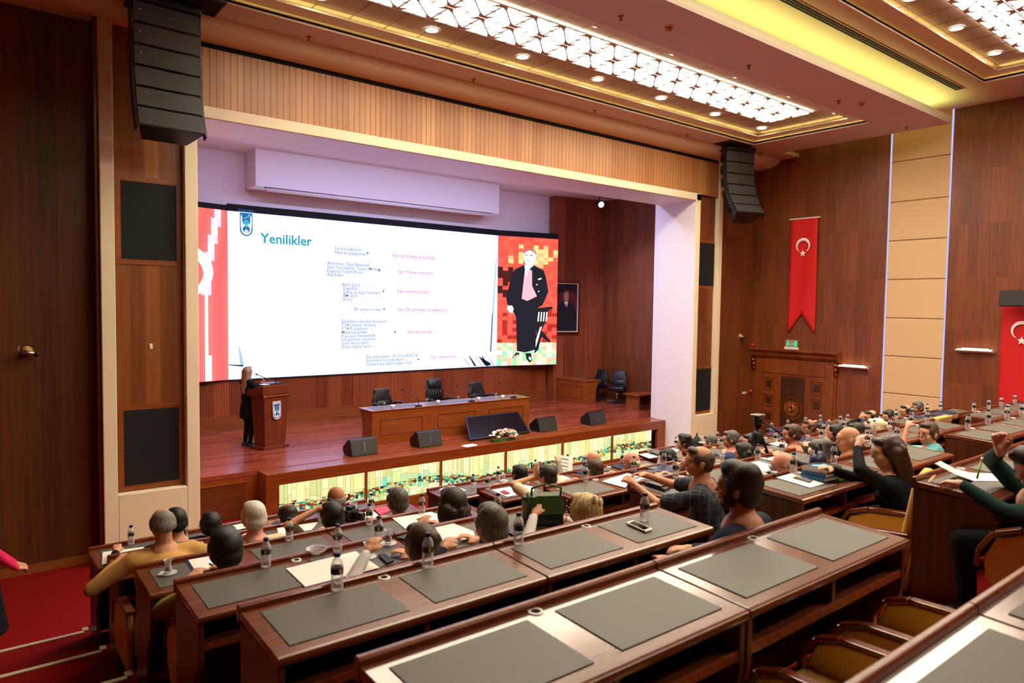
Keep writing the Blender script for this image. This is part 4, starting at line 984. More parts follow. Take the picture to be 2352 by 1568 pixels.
BT = '''301.3,1248.7,5;424.4,1243,5;737,1190.5,4;675,1192,5;664.4,1236.8,3;848.3,1199,3;853,1170,4;869.8,1246,2;775.4,1261.7,2;611,1300,2;774.3,1349,1;982.5,1299.4,1;1191,1246.6,1;969.2,1177.2,3;1143,1184,2;1086.5,1121.3,5;1120.5,1119.2,4;1144.3,1102.7,5;1229.3,1082,5;1270,1088,5;1303.3,1071,5;1342.6,1082,4;1345.4,1102,3;1455.6,1083.3,3;1429.8,1062.4,4;1491.1,1039.8,5;1525,1064,3;1551.6,1090,2;1551.9,1028,5;1600.5,1016.7,5;1597.4,1050.4,3;1647.6,1007.5,5;1656.6,1026,4;1740.8,1058.8,2;1795.7,1039,2;1781.5,1013,3;1772,986,5;1809.4,979,5;1850,972.5,5;1884.5,966,5;1892.5,990.6,3;1885.2,1009.8,3;1914.7,1065,1;1822.3,1083,1;1929.5,973.5,4;1937.7,982.5,3;1946.7,966,4;1981.4,959.5,4;1998.3,956.5,4;1992.5,997.3,2;2044.4,984,2;2057.8,959.5,3;2092.2,974.5,2;2095,952.5,3;2059.6,1009,2;1991.6,1026,2;2129.3,945.5,3;2160,940,3;2237,943.4,2;2271,935.8,2;2300,929,2;2331,922.6,2;2223,980,1;2269,968.5,1;2313,957.5,1;2346.5,949.2,1;1480,1197,1;2129.3,964.5,2'''
bl = []
for s in BT.split(';'):
    x, y, i = s.split(','); i = int(i); bl.append((i, dpt(float(x), float(y), i)))
def blk(x): return 'L' if x < 3.9 else 'M' if x < 7.4 else 'R' if x < 11 else 'F'
bl = [(i, p if p.y < TY[i]-.062 else Vector((p.x*(TY[i]-.062)/p.y, TY[i]-.062, 0))) for i, p in bl]
bl.sort(key=lambda q: (q[0], blk(q[1].x), q[1].x)); B0 = make_bottle(); cnt = {}; first = True; rb = random.Random(5)
for i, p in bl:
    b = blk(p.x); k = cnt[(i, b)] = cnt.get((i, b), -1)+1
    lb = f'bottle {ORD[k]} from the stairs on the {ROWN[i]} row {BLN[b]}'
    loc = (p.x, p.y, dz(i, p.y)+.0045)
    if first: B0.location = loc; B0['label'] = lb; first = False
    else: dup(B0, loc, rb.uniform(0, 6.2), lb)
p = dpt(2007, 996, 2)
t = dup(B0, (p.x, p.y, dz(2, p.y)+.003), 1.0, 'water bottle with pale label and light blue cap near the blonde ponytail', 'other bottles')
for o in t.children:
    if o.name.startswith('cap'): o.data = o.data.copy(); o.data.materials[0] = MATS['emblem_blue']
    if o.name.startswith('label'): o.data = o.data.copy(); o.data.materials[0] = MATS['label_white']
for k, (x, y) in enumerate(((7.42, 13.78), (8.55, 13.85), (9.42, 13.84), (10.52, 13.82))):
    dup(B0, (x, y, STG+.755), 1, f'small water bottle, {ORD[k]} along the long stage table', 'bottles on the stage table')
# ------------------------------------------------------------------ things lying on the desks
def flat(name, mat, pts, i, lab, cat, th=.0025, lift=.0048, part='sheet', group=None):
    """a flat thing whose corners lie on the desk surface"""
    P = [dpt(x, y, i, lift) for x, y in pts]
    c = sum(P, Vector())/len(P); t = thing(name, lab, cat, c, 0, group)
    a = sum((P[k].x*P[(k+1) % len(P)].y-P[(k+1) % len(P)].x*P[k].y) for k in range(len(P)))
    if a < 0: P = P[::-1]
    v = [p-c for p in P]; n = len(v)
    MB().add(v+[p+Vector((0, 0, th)) for p in v], [tuple(range(n-1, -1, -1)), tuple(range(n, 2*n))]+[(k, (k+1) % n, n+(k+1) % n, n+k) for k in range(n)]).build(part, mat, t)
    return t, v
def inset(t, v, th, k, name, mat, dzz=.0008, sh=(0, 0)):    # a mark or screen on top of a flat thing
    q = [p*k+Vector((sh[0], sh[1], th+dzz)) for p in v]; MB().add(q, [tuple(range(len(q)))]).build(name, mat, t)
PAPERS = [(((657, 1306), (817, 1266), (872, 1304), (701, 1348)), 2, 'large blank cream paper sheets with a blue pen on the fourth row near the stairs'),
 (((901, 1190), (991, 1175.5), (1030, 1192), (931, 1214.5)), 3, 'wide white paper sheet under a gold phone before the curly-haired woman'),
 (((992, 1213.6), (1038.5, 1201), (1088, 1220.5), (1090, 1231.5), (1041, 1251.5), (1000, 1233)), 2, 'messy pile of white sheets between the bun and the grey head'),
 (((1128.8, 1125.4), (1198.3, 1113), (1227, 1118.5), (1226, 1128), (1165, 1141)), 4, 'wide white sheet with a red phone on it'),
 (((1008, 1124), (1037, 1113.7), (1070, 1125.4), (1056, 1135)), 5, 'untidy white pages at the aisle end of a front row desk'),
 (((1381.9, 1105.4), (1440.4, 1086.8), (1480.4, 1098.5), (1442, 1112), (1435, 1119.9)), 3, 'two white sheets with a blue pen before the plaid shirt man'),
 (((1279, 1095), (1291, 1091), (1311, 1099.6), (1283, 1106)), 4, 'small white page with scribbles beside the man holding his face'),
 (((1467, 1043.3), (1483.7, 1040), (1512.9, 1048.7), (1492.6, 1052.9)), 5, 'white notepad page with spectacles by the front row aisle'),
 (((1527.7, 1033), (1545, 1028), (1560, 1034), (1548, 1040)), 5, 'white printed pages before the black-haired man in grey jacket'),
 (((236, 1268), (330, 1256), (345, 1274), (234, 1297)), 5, 'white sheet hanging over the front row desk corner by the stairs'),
 (((432.4, 1286), (482.4, 1277.3), (497.9, 1304), (453, 1317)), 3, 'white page with a blue pen on a dark folder near the tea glass'),
 (((531, 1207), (561, 1201), (572, 1211), (545, 1217)), 5, 'white pages on the front row beside the white-haired man'),
 (((636, 1213), (730, 1199), (716, 1217), (640, 1229)), 4, 'white pages spread before the white-haired man in cream shirt'),
 (((817.6, 1180.8), (855.5, 1172), (872.7, 1186), (829.7, 1193)), 4, 'white page next to the pink folder'),
 (((1710, 1064.6), (1742.6, 1059), (1779, 1070), (1776, 1081), (1758, 1084)), 2, 'blank white sheet before the bald man with thin black glasses'),
 (((1753, 1054), (1783, 1047.4), (1800, 1053), (1790, 1062)), 2, 'white sheet behind the bald head with thin black glasses'),
 (((1783, 1097), (1816, 1087.4), (1893.5, 1110.8), (1861, 1120.4)), 1, 'white sheets under a phone beside the stack of blue books')]
for pts, i, lb in PAPERS:
    t, v = flat('paper_sheet', 'paper', pts, i, lb, 'paper', group='papers on the desks')
def poly_shift(pts, dx, dy): return [(x+dx, y+dy) for x, y in pts]
FOLD = [(((1479, 1073.7), (1515, 1062.7), (1557, 1079), (1526, 1088)), 3, 'navy conference folder with cyan wave beside the tea glass', 1),
 (((1401.6, 1069.6), (1426.6, 1062.7), (1440, 1071), (1424, 1077)), 4, 'blue folder in front of the bald man in glasses', 1),
 (((1320, 1084), (1340, 1079), (1402, 1081), (1345, 1092)), 4, 'blue folder in front of the brown-haired man in the second row', 1),
 (((1157.7, 1217.7), (1185, 1199), (1235.5, 1213), (1180, 1231)), 2, 'grey blue folder next to the green flask', 1),
 (((910, 1235), (935, 1228), (1022, 1250), (1008, 1259)), 2, 'thin black folder before the woman with hair bun', 0),
 (((1761, 1020), (1776, 1012.5), (1828, 1024), (1808, 1030)), 3, 'purple folder with white papers beside the tripod', 2),
 (((1822, 1006.8), (1838, 1000.6), (1880, 1013), (1862, 1019)), 3, 'lavender folder with a tea glass on it behind the tripod', 1),
 (((1757, 996), (1778, 989), (1805, 1000), (1784, 1005)), 4, 'blue folder below the tripod handle', 1),
 (((1757, 985), (1776, 980), (1800, 988), (1778, 993)), 5, 'blue folder with loose pages below the carved door', 1),
 (((1792, 982), (1812, 976.5), (1826, 981), (1806, 987)), 5, 'navy folder below the round door handle', 1),
 (((1838, 975.5), (1855, 971), (1872, 975), (1855, 981)), 5, 'navy folder in front of the bearded man in white', 1),
 (((1872, 971), (1888, 967), (1906, 971), (1890, 976)), 5, 'navy folder under the carved door edge', 1),
 (((1965, 967), (1985, 962), (2000, 966), (1982, 971)), 4, 'navy folder in front of the man with chin in hand', 1),
 (((2086, 955), (2098, 950.5), (2123, 957), (2112, 962)), 3, 'navy folder with pale wave above the turquoise polo man', 1),
 (((2120, 950.5), (2129, 945.5), (2171, 952.5), (2161, 957.5)), 3, 'navy folder with pale wave, middle one of the line by the padded column', 1),
 (((2146, 944.5), (2157, 940.5), (2199, 947), (2188, 951)), 3, 'navy folder with pale wave, closest to the flag wall', 1)]
for pts, i, lb, kd in FOLD:
    t, v = flat('folder', ('black_plastic', 'folder_navy', 'folder_navy')[kd], pts, i, lb, 'folder', .006, part='cover', group='conference folders on the desks')
    if kd == 1: inset(t, v, .006, .42, 'cover_art', 'folder_cyan', sh=(-.03, .02))
    if kd == 2: inset(t, v, .006, .85, 'page', 'paper', .002)
t, v = flat('folder', 'folder_pink', ((855.5, 1167), (888, 1160), (903, 1172), (873, 1184)), 4, 'bright pink folder beside the man with cream collar', 'folder', .01, part='cover')
inset(t, v, .01, .8, 'elastic', 'folder_pink')
t, v = flat('folder', 'folder_navy', ((424, 1288), (478, 1278), (494, 1306), (446, 1319)), 3, 'dark folder beneath a white page near the tea glass', 'folder', .004, .0012, part='cover')
t, v = flat('laptop', 'black_plastic', ((1493, 1042), (1497, 1034), (1527, 1040), (1516, 1049)), 5, 'grey laptop on the front row by the aisle', 'laptop', .03, part='shell'); inset(t, v, .03, .9, 'lid', 'leather_mat')
PH = [(((1438, 1203), (1453, 1197.5), (1499, 1217), (1483, 1223)), 1, 'white phone with black screen lying on the fifth row mat', 'white_plastic', 'black_gloss'),
 (((957, 1193), (972, 1189), (988, 1200), (972, 1204)), 3, 'gold rimmed phone on white paper before the curly-haired woman', 'phone_gold', 'phone_blue'),
 (((868, 1276), (883, 1273), (905, 1289), (889, 1295)), 2, 'dark blue phone next to the hand of the woman with bun', 'black_plastic', 'phone_blue'),
 (((1149, 1129.5), (1159, 1127), (1171, 1133.5), (1160, 1136)), 4, 'red phone lying on a white sheet', 'phone_red', 'phone_red'),
 (((1447, 1084.7), (1461, 1081.5), (1478, 1088), (1464, 1091.5)), 3, 'black phone in front of the water bottle on the third row', 'black_plastic', 'black_gloss'),
 (((1822, 1098.4), (1829, 1095), (1867, 1104.5), (1859, 1109)), 1, 'grey brown phone on white paper beside the book stack', 'leather_mat', 'leather_mat')]
for pts, i, lb, m1, m2 in PH:
    t, v = flat('smartphone', m1, pts, i, lb, 'phone', .009, .0075, part='case'); inset(t, v, .009, .8, 'screen', m2)
def pen(name, lab, a, b, i, mat, lift=.012, r=.005):
    p, q = dpt(*a, i, lift), dpt(*b, i, lift); t = thing(name, lab, 'pen', p); d = q-p
    MB().tube([(0, 0, 0), d*.85], r, 8).build('barrel', mat, t, smooth=True); MB().tube([d*.85, d], [r, .001], 8).build('tip', 'arm_wood' if name == 'pencil' else 'black_plastic', t)
pen('pen', 'blue pen on the large cream sheet', (822, 1285), (832, 1291), 2, 'ink_blue'); pen('pen', 'blue pen on the white page with dark folder', (481, 1294), (493, 1299), 3, 'ink_blue')
pen('pen', 'blue pen on the sheets before the plaid shirt man', (1456, 1094.5), (1466, 1099), 3, 'ink_blue')
pen('pencil', 'thin black pencil with orange tip beside the navy notebook', (1493, 1105.4), (1521, 1112.5), 2, 'black_plastic', .034, .004)
pen('pencil', 'second black pencil near the hands of the plaid shirt man', (1515, 1106), (1531, 1110), 2, 'black_plastic', .034, .004)
t, v = flat('notebook', 'folder_navy', ((1479, 1113), (1495, 1105.5), (1541, 1122), (1527, 1129.5)), 2, 'navy hardcover notebook with a ribbon at the elbow of the plaid shirt man', 'notebook', .022, part='cover')
inset(t, v, .022, .97, 'cover_face', 'black_leather'); MB().tube([v[-1]*.9, v[-1]*1.25+Vector((.01, -.02, -.002))], .004, 4).build('ribbon', 'label_gold', t)
t, v = flat('smartphone', 'black_plastic', ((1487, 1110), (1496, 1107), (1528, 1116), (1518, 1119.5)), 2, 'brown backed phone lying on the navy notebook', 'phone', .009, .028, part='case'); inset(t, v, .009, .9, 'back', 'leather_mat')
# tea glasses
def tea(x, y, i, lab, fill, saucer=True, h=.085):
    p = dpt(x, y, i, .005); t = thing('tea_glass', lab, 'tea glass', p); z = .008 if saucer else .001
    s = h/.085
    MB().lathe([(0, z), (.017, z), (.021, z+.012*s), (.022, z+.03*s), (.016, z+.05*s), (.019, z+.07*s), (.026, z+h), (.0245, z+h), (.0175, z+.07*s), (.0145, z+.05*s), (.0205, z+.03*s), (.019, z+.014*s), (0, z+.008)], 16, caps=False).build('glass', 'clear_glass', t, smooth=True)
    if fill: MB().lathe([(0, z+.009), (.0185, z+.014), (.0195, z+.03*min(1, fill*2)), (.0195-.004*(fill > .5), z+.03+.035*max(0, fill-.4)), (0, z+.03+.035*max(0, fill-.4))], 14, caps=False).build('tea', 'tea', t, smooth=True)
    if saucer: MB().lathe([(0, .001), (.03, .001), (.05, .009), (.052, .011), (.048, .011), (.03, .005), (0, .005)], 20, caps=False).build('saucer', 'clear_glass', t, smooth=True)
for a in ((386, 1318, 3, 'empty looking tea glass with a little tea on the third row by the stairs', .3), (844.4, 1281, 2, 'tea glass with a little tea beside the large cream sheet', .35), (891.6, 1250, 2, 'tea glass full of red tea in front of the bottle', .95),
          (1502.6, 1093, 3, 'tea glass nearly empty beside the navy folder with cyan wave', .3), (1590, 1090, 2, 'empty tea glass beside the hands of the plaid shirt man', 0), (1658, 1068, 2, 'empty tea glass on a saucer behind the plaid shirt man', 0),
          (1778.4, 1045, 2, 'tea glass on a saucer behind the bald man in thin glasses', .3), (1855, 1016, 3, 'tea glass on a lavender folder', .3), (1157, 1105, 5, 'empty tea glass on a saucer in the front row', 0), (1612, 1017, 4, 'small tea glass by the man with grey hair near the jamb', 0)):
    tea(*a)
p = dpt(811.5, 1180, 4, .005); t = thing('water_glass', 'empty water glass beside the black camera', 'glass', p); MB().lathe([(0, 0), (.026, 0), (.034, .1), (.032, .1), (.025, .006), (0, .006)], 16, caps=False).build('glass', 'clear_glass', t, smooth=True); MB().lathe([(.0325, .1), (.0345, .1)], 16, caps=False).build('rim', 'clear_glass', t)
p = dpt(727, 1270, 2, .004); t = thing('glass_dish', 'low clear glass dish on the fourth row mat', 'dish', p); MB().lathe([(0, .002), (.035, .002), (.058, .02), (.06, .03), (.056, .03), (.05, .018), (.033, .008), (0, .008)], 18, caps=False).build('bowl', 'clear_glass', t, smooth=True); MB().lathe([(.056, .029), (.061, .031)], 18, caps=False).build('rim', 'clear_glass', t)
p = dpt(370, 1320, 3, .005); t = thing('sugar_packet', 'torn white sugar packet beside the tea glass', 'sugar packet', p); bx('wrapper', 'paper', -.02, .02, -.012, .012, 0, .006, t); MB().ball((.025, .01, .006), .006, 6, 4).build('sugar_cube', 'paper', t)
# camera lying on the second row
p = dpt(805, 1192, 4, .005); t = thing('photo_camera', 'black photo camera with lens lying on the second row', 'camera', p, .4)
MB().box(-.07, .07, -.04, .04, 0, .09).build('body', 'black_plastic', t, bevel=.012); MB().tube([(0, -.03, .045), (0, -.14, .045)], [.035, .04], 12).build('lens', 'black_gloss', t, smooth=True); bx('flash', 'black_plastic', -.03, .03, -.03, .03, .09, .12, t)
MB().tube([(.07, 0, .08), (.14, -.03, .01), (.2, .02, .006), (.16, .08, .006), (.05, .06, .02)], .006, 6).build('strap', 'black_cloth', t, smooth=True)
# flask and green handbag
p = dpt(1211, 1198, 2, .003); t = thing('flask', 'pale green travel flask with dark green lid beside the handbag', 'flask', p)
MB().lathe([(0, 0), (.03, 0), (.036, .01), (.038, .145), (.036, .15)], 20).build('body', 'flask_green', t, smooth=True); MB().lathe([(.036, .15), (.041, .152), (.041, .175), (.036, .18), (0, .18)], 20, caps=False).build('lid', 'flask_lid', t, smooth=False)
p = dpt(1250, 1202, 2, .003); t = thing('handbag', 'green and black leather handbag with chain on the fourth row', 'handbag', p, R(-30))
MB().hexa([(-.13, -.06, 0), (.13, -.06, 0), (.13, .06, 0), (-.13, .06, 0), (-.115, -.035, .2), (.115, -.035, .2), (.115, .035, .2), (-.115, .035, .2)]).build('body', 'bag_dark', t, bevel=.015)
MB().hexa([(-.13, -.075, .08), (.13, -.075, .08), (.12, -.06, .09), (-.12, -.06, .09), (-.118, -.05, .205), (.118, -.05, .205), (.118, .04, .21), (-.118, .04, .21)]).build('flap', 'bag_green', t, bevel=.006)
MB().box(-.12, -.07, -.08, .05, .0, .206).build('side_band', 'bag_green', t, bevel=.006)
MB().tube([(-.1, -.04, .2), (-.1, -.06, .26), (-.04, -.07, .285), (.04, -.07, .285), (.1, -.06, .26), (.1, -.04, .2)], .008, 6).build('handle', 'bag_green', t, smooth=True)
m = MB()
for k in range(9): m.lathe([(.006, -.002), (.009, 0), (.006, .002)], 8, Matrix.Translation((.145, -.03, .16-.019*k)) @ Matrix.Rotation(PI/2*(k % 2), 4, 'Z') @ Matrix.Rotation(PI/2, 4, 'X'), caps=False)
m.build('chain', 'gold', t)
# stack of blue books
b0 = ((1840, 1094), (1868, 1085), (1936, 1099), (1907, 1109))
for k, (mt, lb, th) in enumerate((('book_blue', 'thick blue book at the bottom of the stack beside the long-haired woman', .028), ('book_blue', 'second blue book of the stack beside the long-haired woman', .026), ('book_navy', 'navy covered book on top of the stack beside the long-haired woman', .03))):
    P = [dpt(x, y, 1, .006) for x, y in b0]; c = sum(P, Vector())/4; L = .245; Wd = .19
    t = thing('book', lb, 'book', c+Vector((.01*k, .004*k, (.0, .029, .056)[k])), R(-4+3*k), 'books stacked on the fifth row')
    bx('pages', 'paper_edge', -L/2+.004, L/2-.004, -Wd/2+.006, Wd/2-.004, .002, th-.002, t); bx('cover', mt, -L/2, L/2, -Wd/2, Wd/2, th-.002, th, t)
    bx('back_cover', mt, -L/2, L/2, -Wd/2, Wd/2, 0, .002, t); bx('spine', mt if k < 2 else 'paper', -L/2-.002, -L/2+.002, -Wd/2, Wd/2, 0, th, t)
    if k == 2: MB().add([(x, y, th+.001) for x, y in ((-.08, .05), (-.02, .06), (.04, .02), (.08, .03), (.05, -.02), (-.03, .0), (-.07, .02))], [tuple(range(7))]).build('cover_art', 'folder_cyan', t)
p = dpt(1778, 1092, 1, .003); t = thing('key_pouch', 'small black pouch with white stripes beside the white sheets', 'pouch', p, .5)
MB().ball((0, 0, .014), (.045, .028, .014), 12, 7).build('body', 'black_leather', t, smooth=True); MB().ball((.055, .03, .012), (.035, .024, .012), 12, 7).build('flap', 'black_leather', t, smooth=True)
for k in range(3): bx('stripe', 'label_white', -.02+k*.018, -.012+k*.018, -.02, .02, .0265, .029, t)
p = dpt(1966, 1058, 2, .004)
p = Vector((5.28, TY[1]-.10, 0)); t = thing('handbag', 'navy blue handbag standing before the long-haired woman', 'handbag', (p.x, p.y, dz(1, p.y)+.003), .2)
MB().ball((0, 0, .075), (.12, .06, .078), 14, 8).build('body', 'folder_navy', t, smooth=True); MB().tube([(-.07, 0, .14), (-.04, 0, .2), (.04, 0, .2), (.07, 0, .14)], .008, 6).build('handle', 'black_leather', t, smooth=True); bx('clasp', 'gold', -.01, .01, -.064, -.055, .08, .1, t)
# camera tripod in the aisle
p = onY(1741, 951, 4.55); zf = PF[3]-.0; t = thing('camera_tripod', 'tall black video tripod standing in the aisle without a camera', 'tripod', (p.x, p.y, zf)); h = p.z-zf
MB().tube([(0, 0, .45), (0, 0, h-.12)], .022, 10).build('centre_column', 'black_plastic', t, smooth=True)
bx('plate', 'aluminium', -.07, .07, -.06, .06, h-.02, h, t, bevel=.004)
MB().lathe([(.05, h-.14), (.045, h-.1), (.055, h-.06), (.04, h-.02)], 14).build('fluid_head', 'black_plastic', t, smooth=True); MB().lathe([(.07, h-.34), (.075, h-.3), (.06, h-.22), (.03, h-.18)], 14).build('shoulder', 'black_plastic', t, smooth=True)
for k, a in enumerate((R(200), R(320), R(80))):
    d = Vector((math.cos(a), math.sin(a), 0)); q = Vector((-d.y, d.x, 0))*.018
    m = MB()
    for s in (-1, 1): m.tube([d*.05+q*s+Vector((0, 0, h-.25)), d*.24+q*s+Vector((0, 0, h-.75))], .011, 6)
    m.tube([d*.22+Vector((0, 0, h-.7)), d*.42+Vector((0, 0, .01))], .012, 6)
    l = m.build('leg', 'black_plastic', t); MB().ball(d*.2+Vector((0, 0, h-.62)), (.03, .03, .03), 8, 5).build('leg_clamp', 'aluminium', l); MB().ball(d*.42+Vector((0, 0, .018)), .018, 8, 5).build('foot', 'black_cloth', l)
MB().tube([(.03, -.03, h-.08), (.22, -.12, h-.2), (.38, -.2, h-.36)], [.009, .009, .013], 8).build('pan_handle', 'black_plastic', t, smooth=True)
# ------------------------------------------------------------------ people
def skinmat(name, col): plain(name, col, .5, spec=.35, noise=.06, nscale=14)
skinmat('skin', '#c98f6e'); skinmat('skin_pink', '#d9967c'); skinmat('skin_tan', '#a96f4a'); skinmat('skin_fair', '#dcae94')
def hairmat(name, c1, c2, rough=.55):
    m, nt, b, N, L = new_mat(name); t = N('ShaderNodeTexCoord'); mp = N('ShaderNodeMapping'); mp.inputs['Scale'].default_value = (110, 110, 12)
    L(t.outputs['Object'], mp.inputs[0]); n = N('ShaderNodeTexNoise'); n.inputs['Scale'].default_value = 1; n.inputs['Detail'].default_value = 3; L(mp.outputs[0], n.inputs['Vector'])
    r = N('ShaderNodeValToRGB'); r.color_ramp.elements[0].position = .3; r.color_ramp.elements[1].position = .7
    r.color_ramp.elements[0].color = lin(c1); r.color_ramp.elements[1].color = lin(c2); L(n.outputs[0], r.inputs[0]); L(r.outputs[0], b.inputs['Base Color'])
    bp = N('ShaderNodeBump'); bp.inputs['Strength'].default_value = .5; bp.inputs['Distance'].default_value = .006; L(n.outputs[0], bp.inputs['Height']); L(bp.outputs[0], b.inputs['Normal']); b.inputs['Roughness'].default_value = rough
hairmat('hair_black', '#0a0908', '#1d1916'); hairmat('hair_dark', '#16100b', '#33271c'); hairmat('hair_brown', '#2a1a10', '#5a3c26'); hairmat('hair_grey', '#5a544c', '#8f887c'); hairmat('hair_saltpepper', '#2e2b27', '#6d675e')
hairmat('hair_white', '#b9b2a2', '#e6dfcf'); hairmat('hair_blonde', '#8a6a34', '#e0c488'); hairmat('hair_redbrown', '#23100a', '#4a2818', .4); hairmat('hair_pale', '#cdb98a', '#f2e6c0'); hairmat('hair_lightbrown', '#6b4a30', '#a87f54')
def cloth(name, col, noise=.12, rough=.85): plain(name, col, rough, spec=.2, noise=noise, nscale=25)
for n, c in dict(beige_jacket='#c39656', black_suit='#0e0e11', navy_suit='#1a2236', blue_suit='#2c3f5e', grey_suit='#6a6256', cream_shirt='#d9c6a2', white_shirt='#dcd8d4', lightblue_shirt='#a9c2c4', turquoise_polo='#6cb4b4', green_jacket='#14302c', pink_jacket='#d42a5c', dark_trousers='#121214', khaki='#7c6a3c', brown_shirt='#4a3a2c', grey_jacket='#7d786a', dark_shirt='#1e1e22').items(): cloth(n, c)
def plaid():
    m, nt, b, N, L = new_mat('plaid_shirt'); t = N('ShaderNodeTexCoord'); s = N('ShaderNodeSeparateXYZ'); L(t.outputs['Object'], s.inputs[0]); tot = None
    for o in (s.outputs[0], s.outputs[2], s.outputs[1]):
        f = math_node(N, L, 'FRACT', math_node(N, L, 'MULTIPLY', o, 17)); g = math_node(N, L, 'LESS_THAN', f, .16); tot = g if tot is None else math_node(N, L, 'ADD', tot, g)
    mx = N('ShaderNodeMix'); mx.data_type = 'RGBA'; L(math_node(N, L, 'MULTIPLY', tot, .4), mx.inputs[0]); mx.inputs[6].default_value = lin('#161b26'); mx.inputs[7].default_value = lin('#4c5a66'); L(mx.outputs[2], b.inputs['Base Color']); b.inputs['Roughness'].default_value = .85
plaid()
def checker_collar():
    m, nt, b, N, L = new_mat('check_collar'); t = N('ShaderNodeTexCoord'); c = N('ShaderNodeTexChecker'); c.inputs['Scale'].default_value = 55; c.inputs[1].default_value = (.7, .75, .7, 1); c.inputs[2].default_value = (.01, .01, .015, 1); L(t.outputs['Object'], c.inputs[0]); L(c.outputs[0], b.inputs['Base Color'])
checker_collar()
def cap(m, a, b, ra, rb=None, n=10):
    rb = ra if rb is None else rb; a, b = Vector(a), Vector(b)
    m.tube([a, a.lerp(b, .5), b], [ra, (ra+rb)/2, rb], n); m.ball(a, ra, n, 7); m.ball(b, rb, n, 7)
def remesh(o, vox, it=6, disp=0):
    r = o.modifiers.new('r', 'REMESH'); r.mode = 'VOXEL'; r.voxel_size = vox; r.use_smooth_shade = True
    s = o.modifiers.new('s', 'SMOOTH'); s.factor = .5; s.iterations = it; return o
def arm_ik(sh, wr, l1, l2, pole):
    d = wr-sh; L = d.length
    if L > (l1+l2)*.985: wr = sh+d*((l1+l2)*.985/L); d = wr-sh; L = d.length
    a = (l1*l1-l2*l2+L*L)/(2*L); h = math.sqrt(max(0, l1*l1-a*a)); u = d/L
    p = Vector(pole); p = (p-u*p.dot(u)).normalized(); return sh+u*a+p*h, wr
def hand(m, w_, d, up, side, curl=25, k=1.0, spread=.0):
    """palm, four separate fingers and a thumb; w_ wrist, d along the hand, up = back of the hand"""
    d = Vector(d).normalized(); up = Vector(up); up = (up-d*up.dot(d)).normalized(); x = d.cross(up)*side
    P = lambda a, b, c: w_+(x*a+d*b+up*c)*k
    cap(m, P(0, -.01, 0), P(0, .02, 0), .024*k, .026*k, 8)
    for a in (-.024, 0, .022): cap(m, P(a*.7, .02, 0), P(a, .075, 0), .015*k, .013*k, 8)
    for a, L, c in ((-.032, .066, 1.0), (-.011, .076, .9), (.011, .072, 1.0), (.032, .056, 1.15)):
        p0 = P(a, .078, 0); ang = R(curl*c*.55); pts = [p0]; q = Vector((a, .078, 0))
        for s in (.45, .32, .25):
            q = q+Vector((a*spread, math.cos(ang), -math.sin(ang)))*L*s; pts.append(P(*q)); ang += R(curl*c)
        m.tube(pts, [.0095*k, .009*k, .0083*k, .0068*k], 7)
        for p, r in zip(pts, (.0095, .009, .0083, .0068)): m.ball(p, r*k, 7, 5)
    t0, t1, t2 = P(-.026, .02, -.006), P(-.052, .05, -.014), P(-.056, .078, -.022-.0002*curl)
    m.tube([t0, t1, t2], [.0125*k, .0108*k, .0085*k], 7)
    for p, r in zip((t0, t1, t2), (.0125, .0108, .0085)): m.ball(p, r*k, 7, 5)
NP = [0]
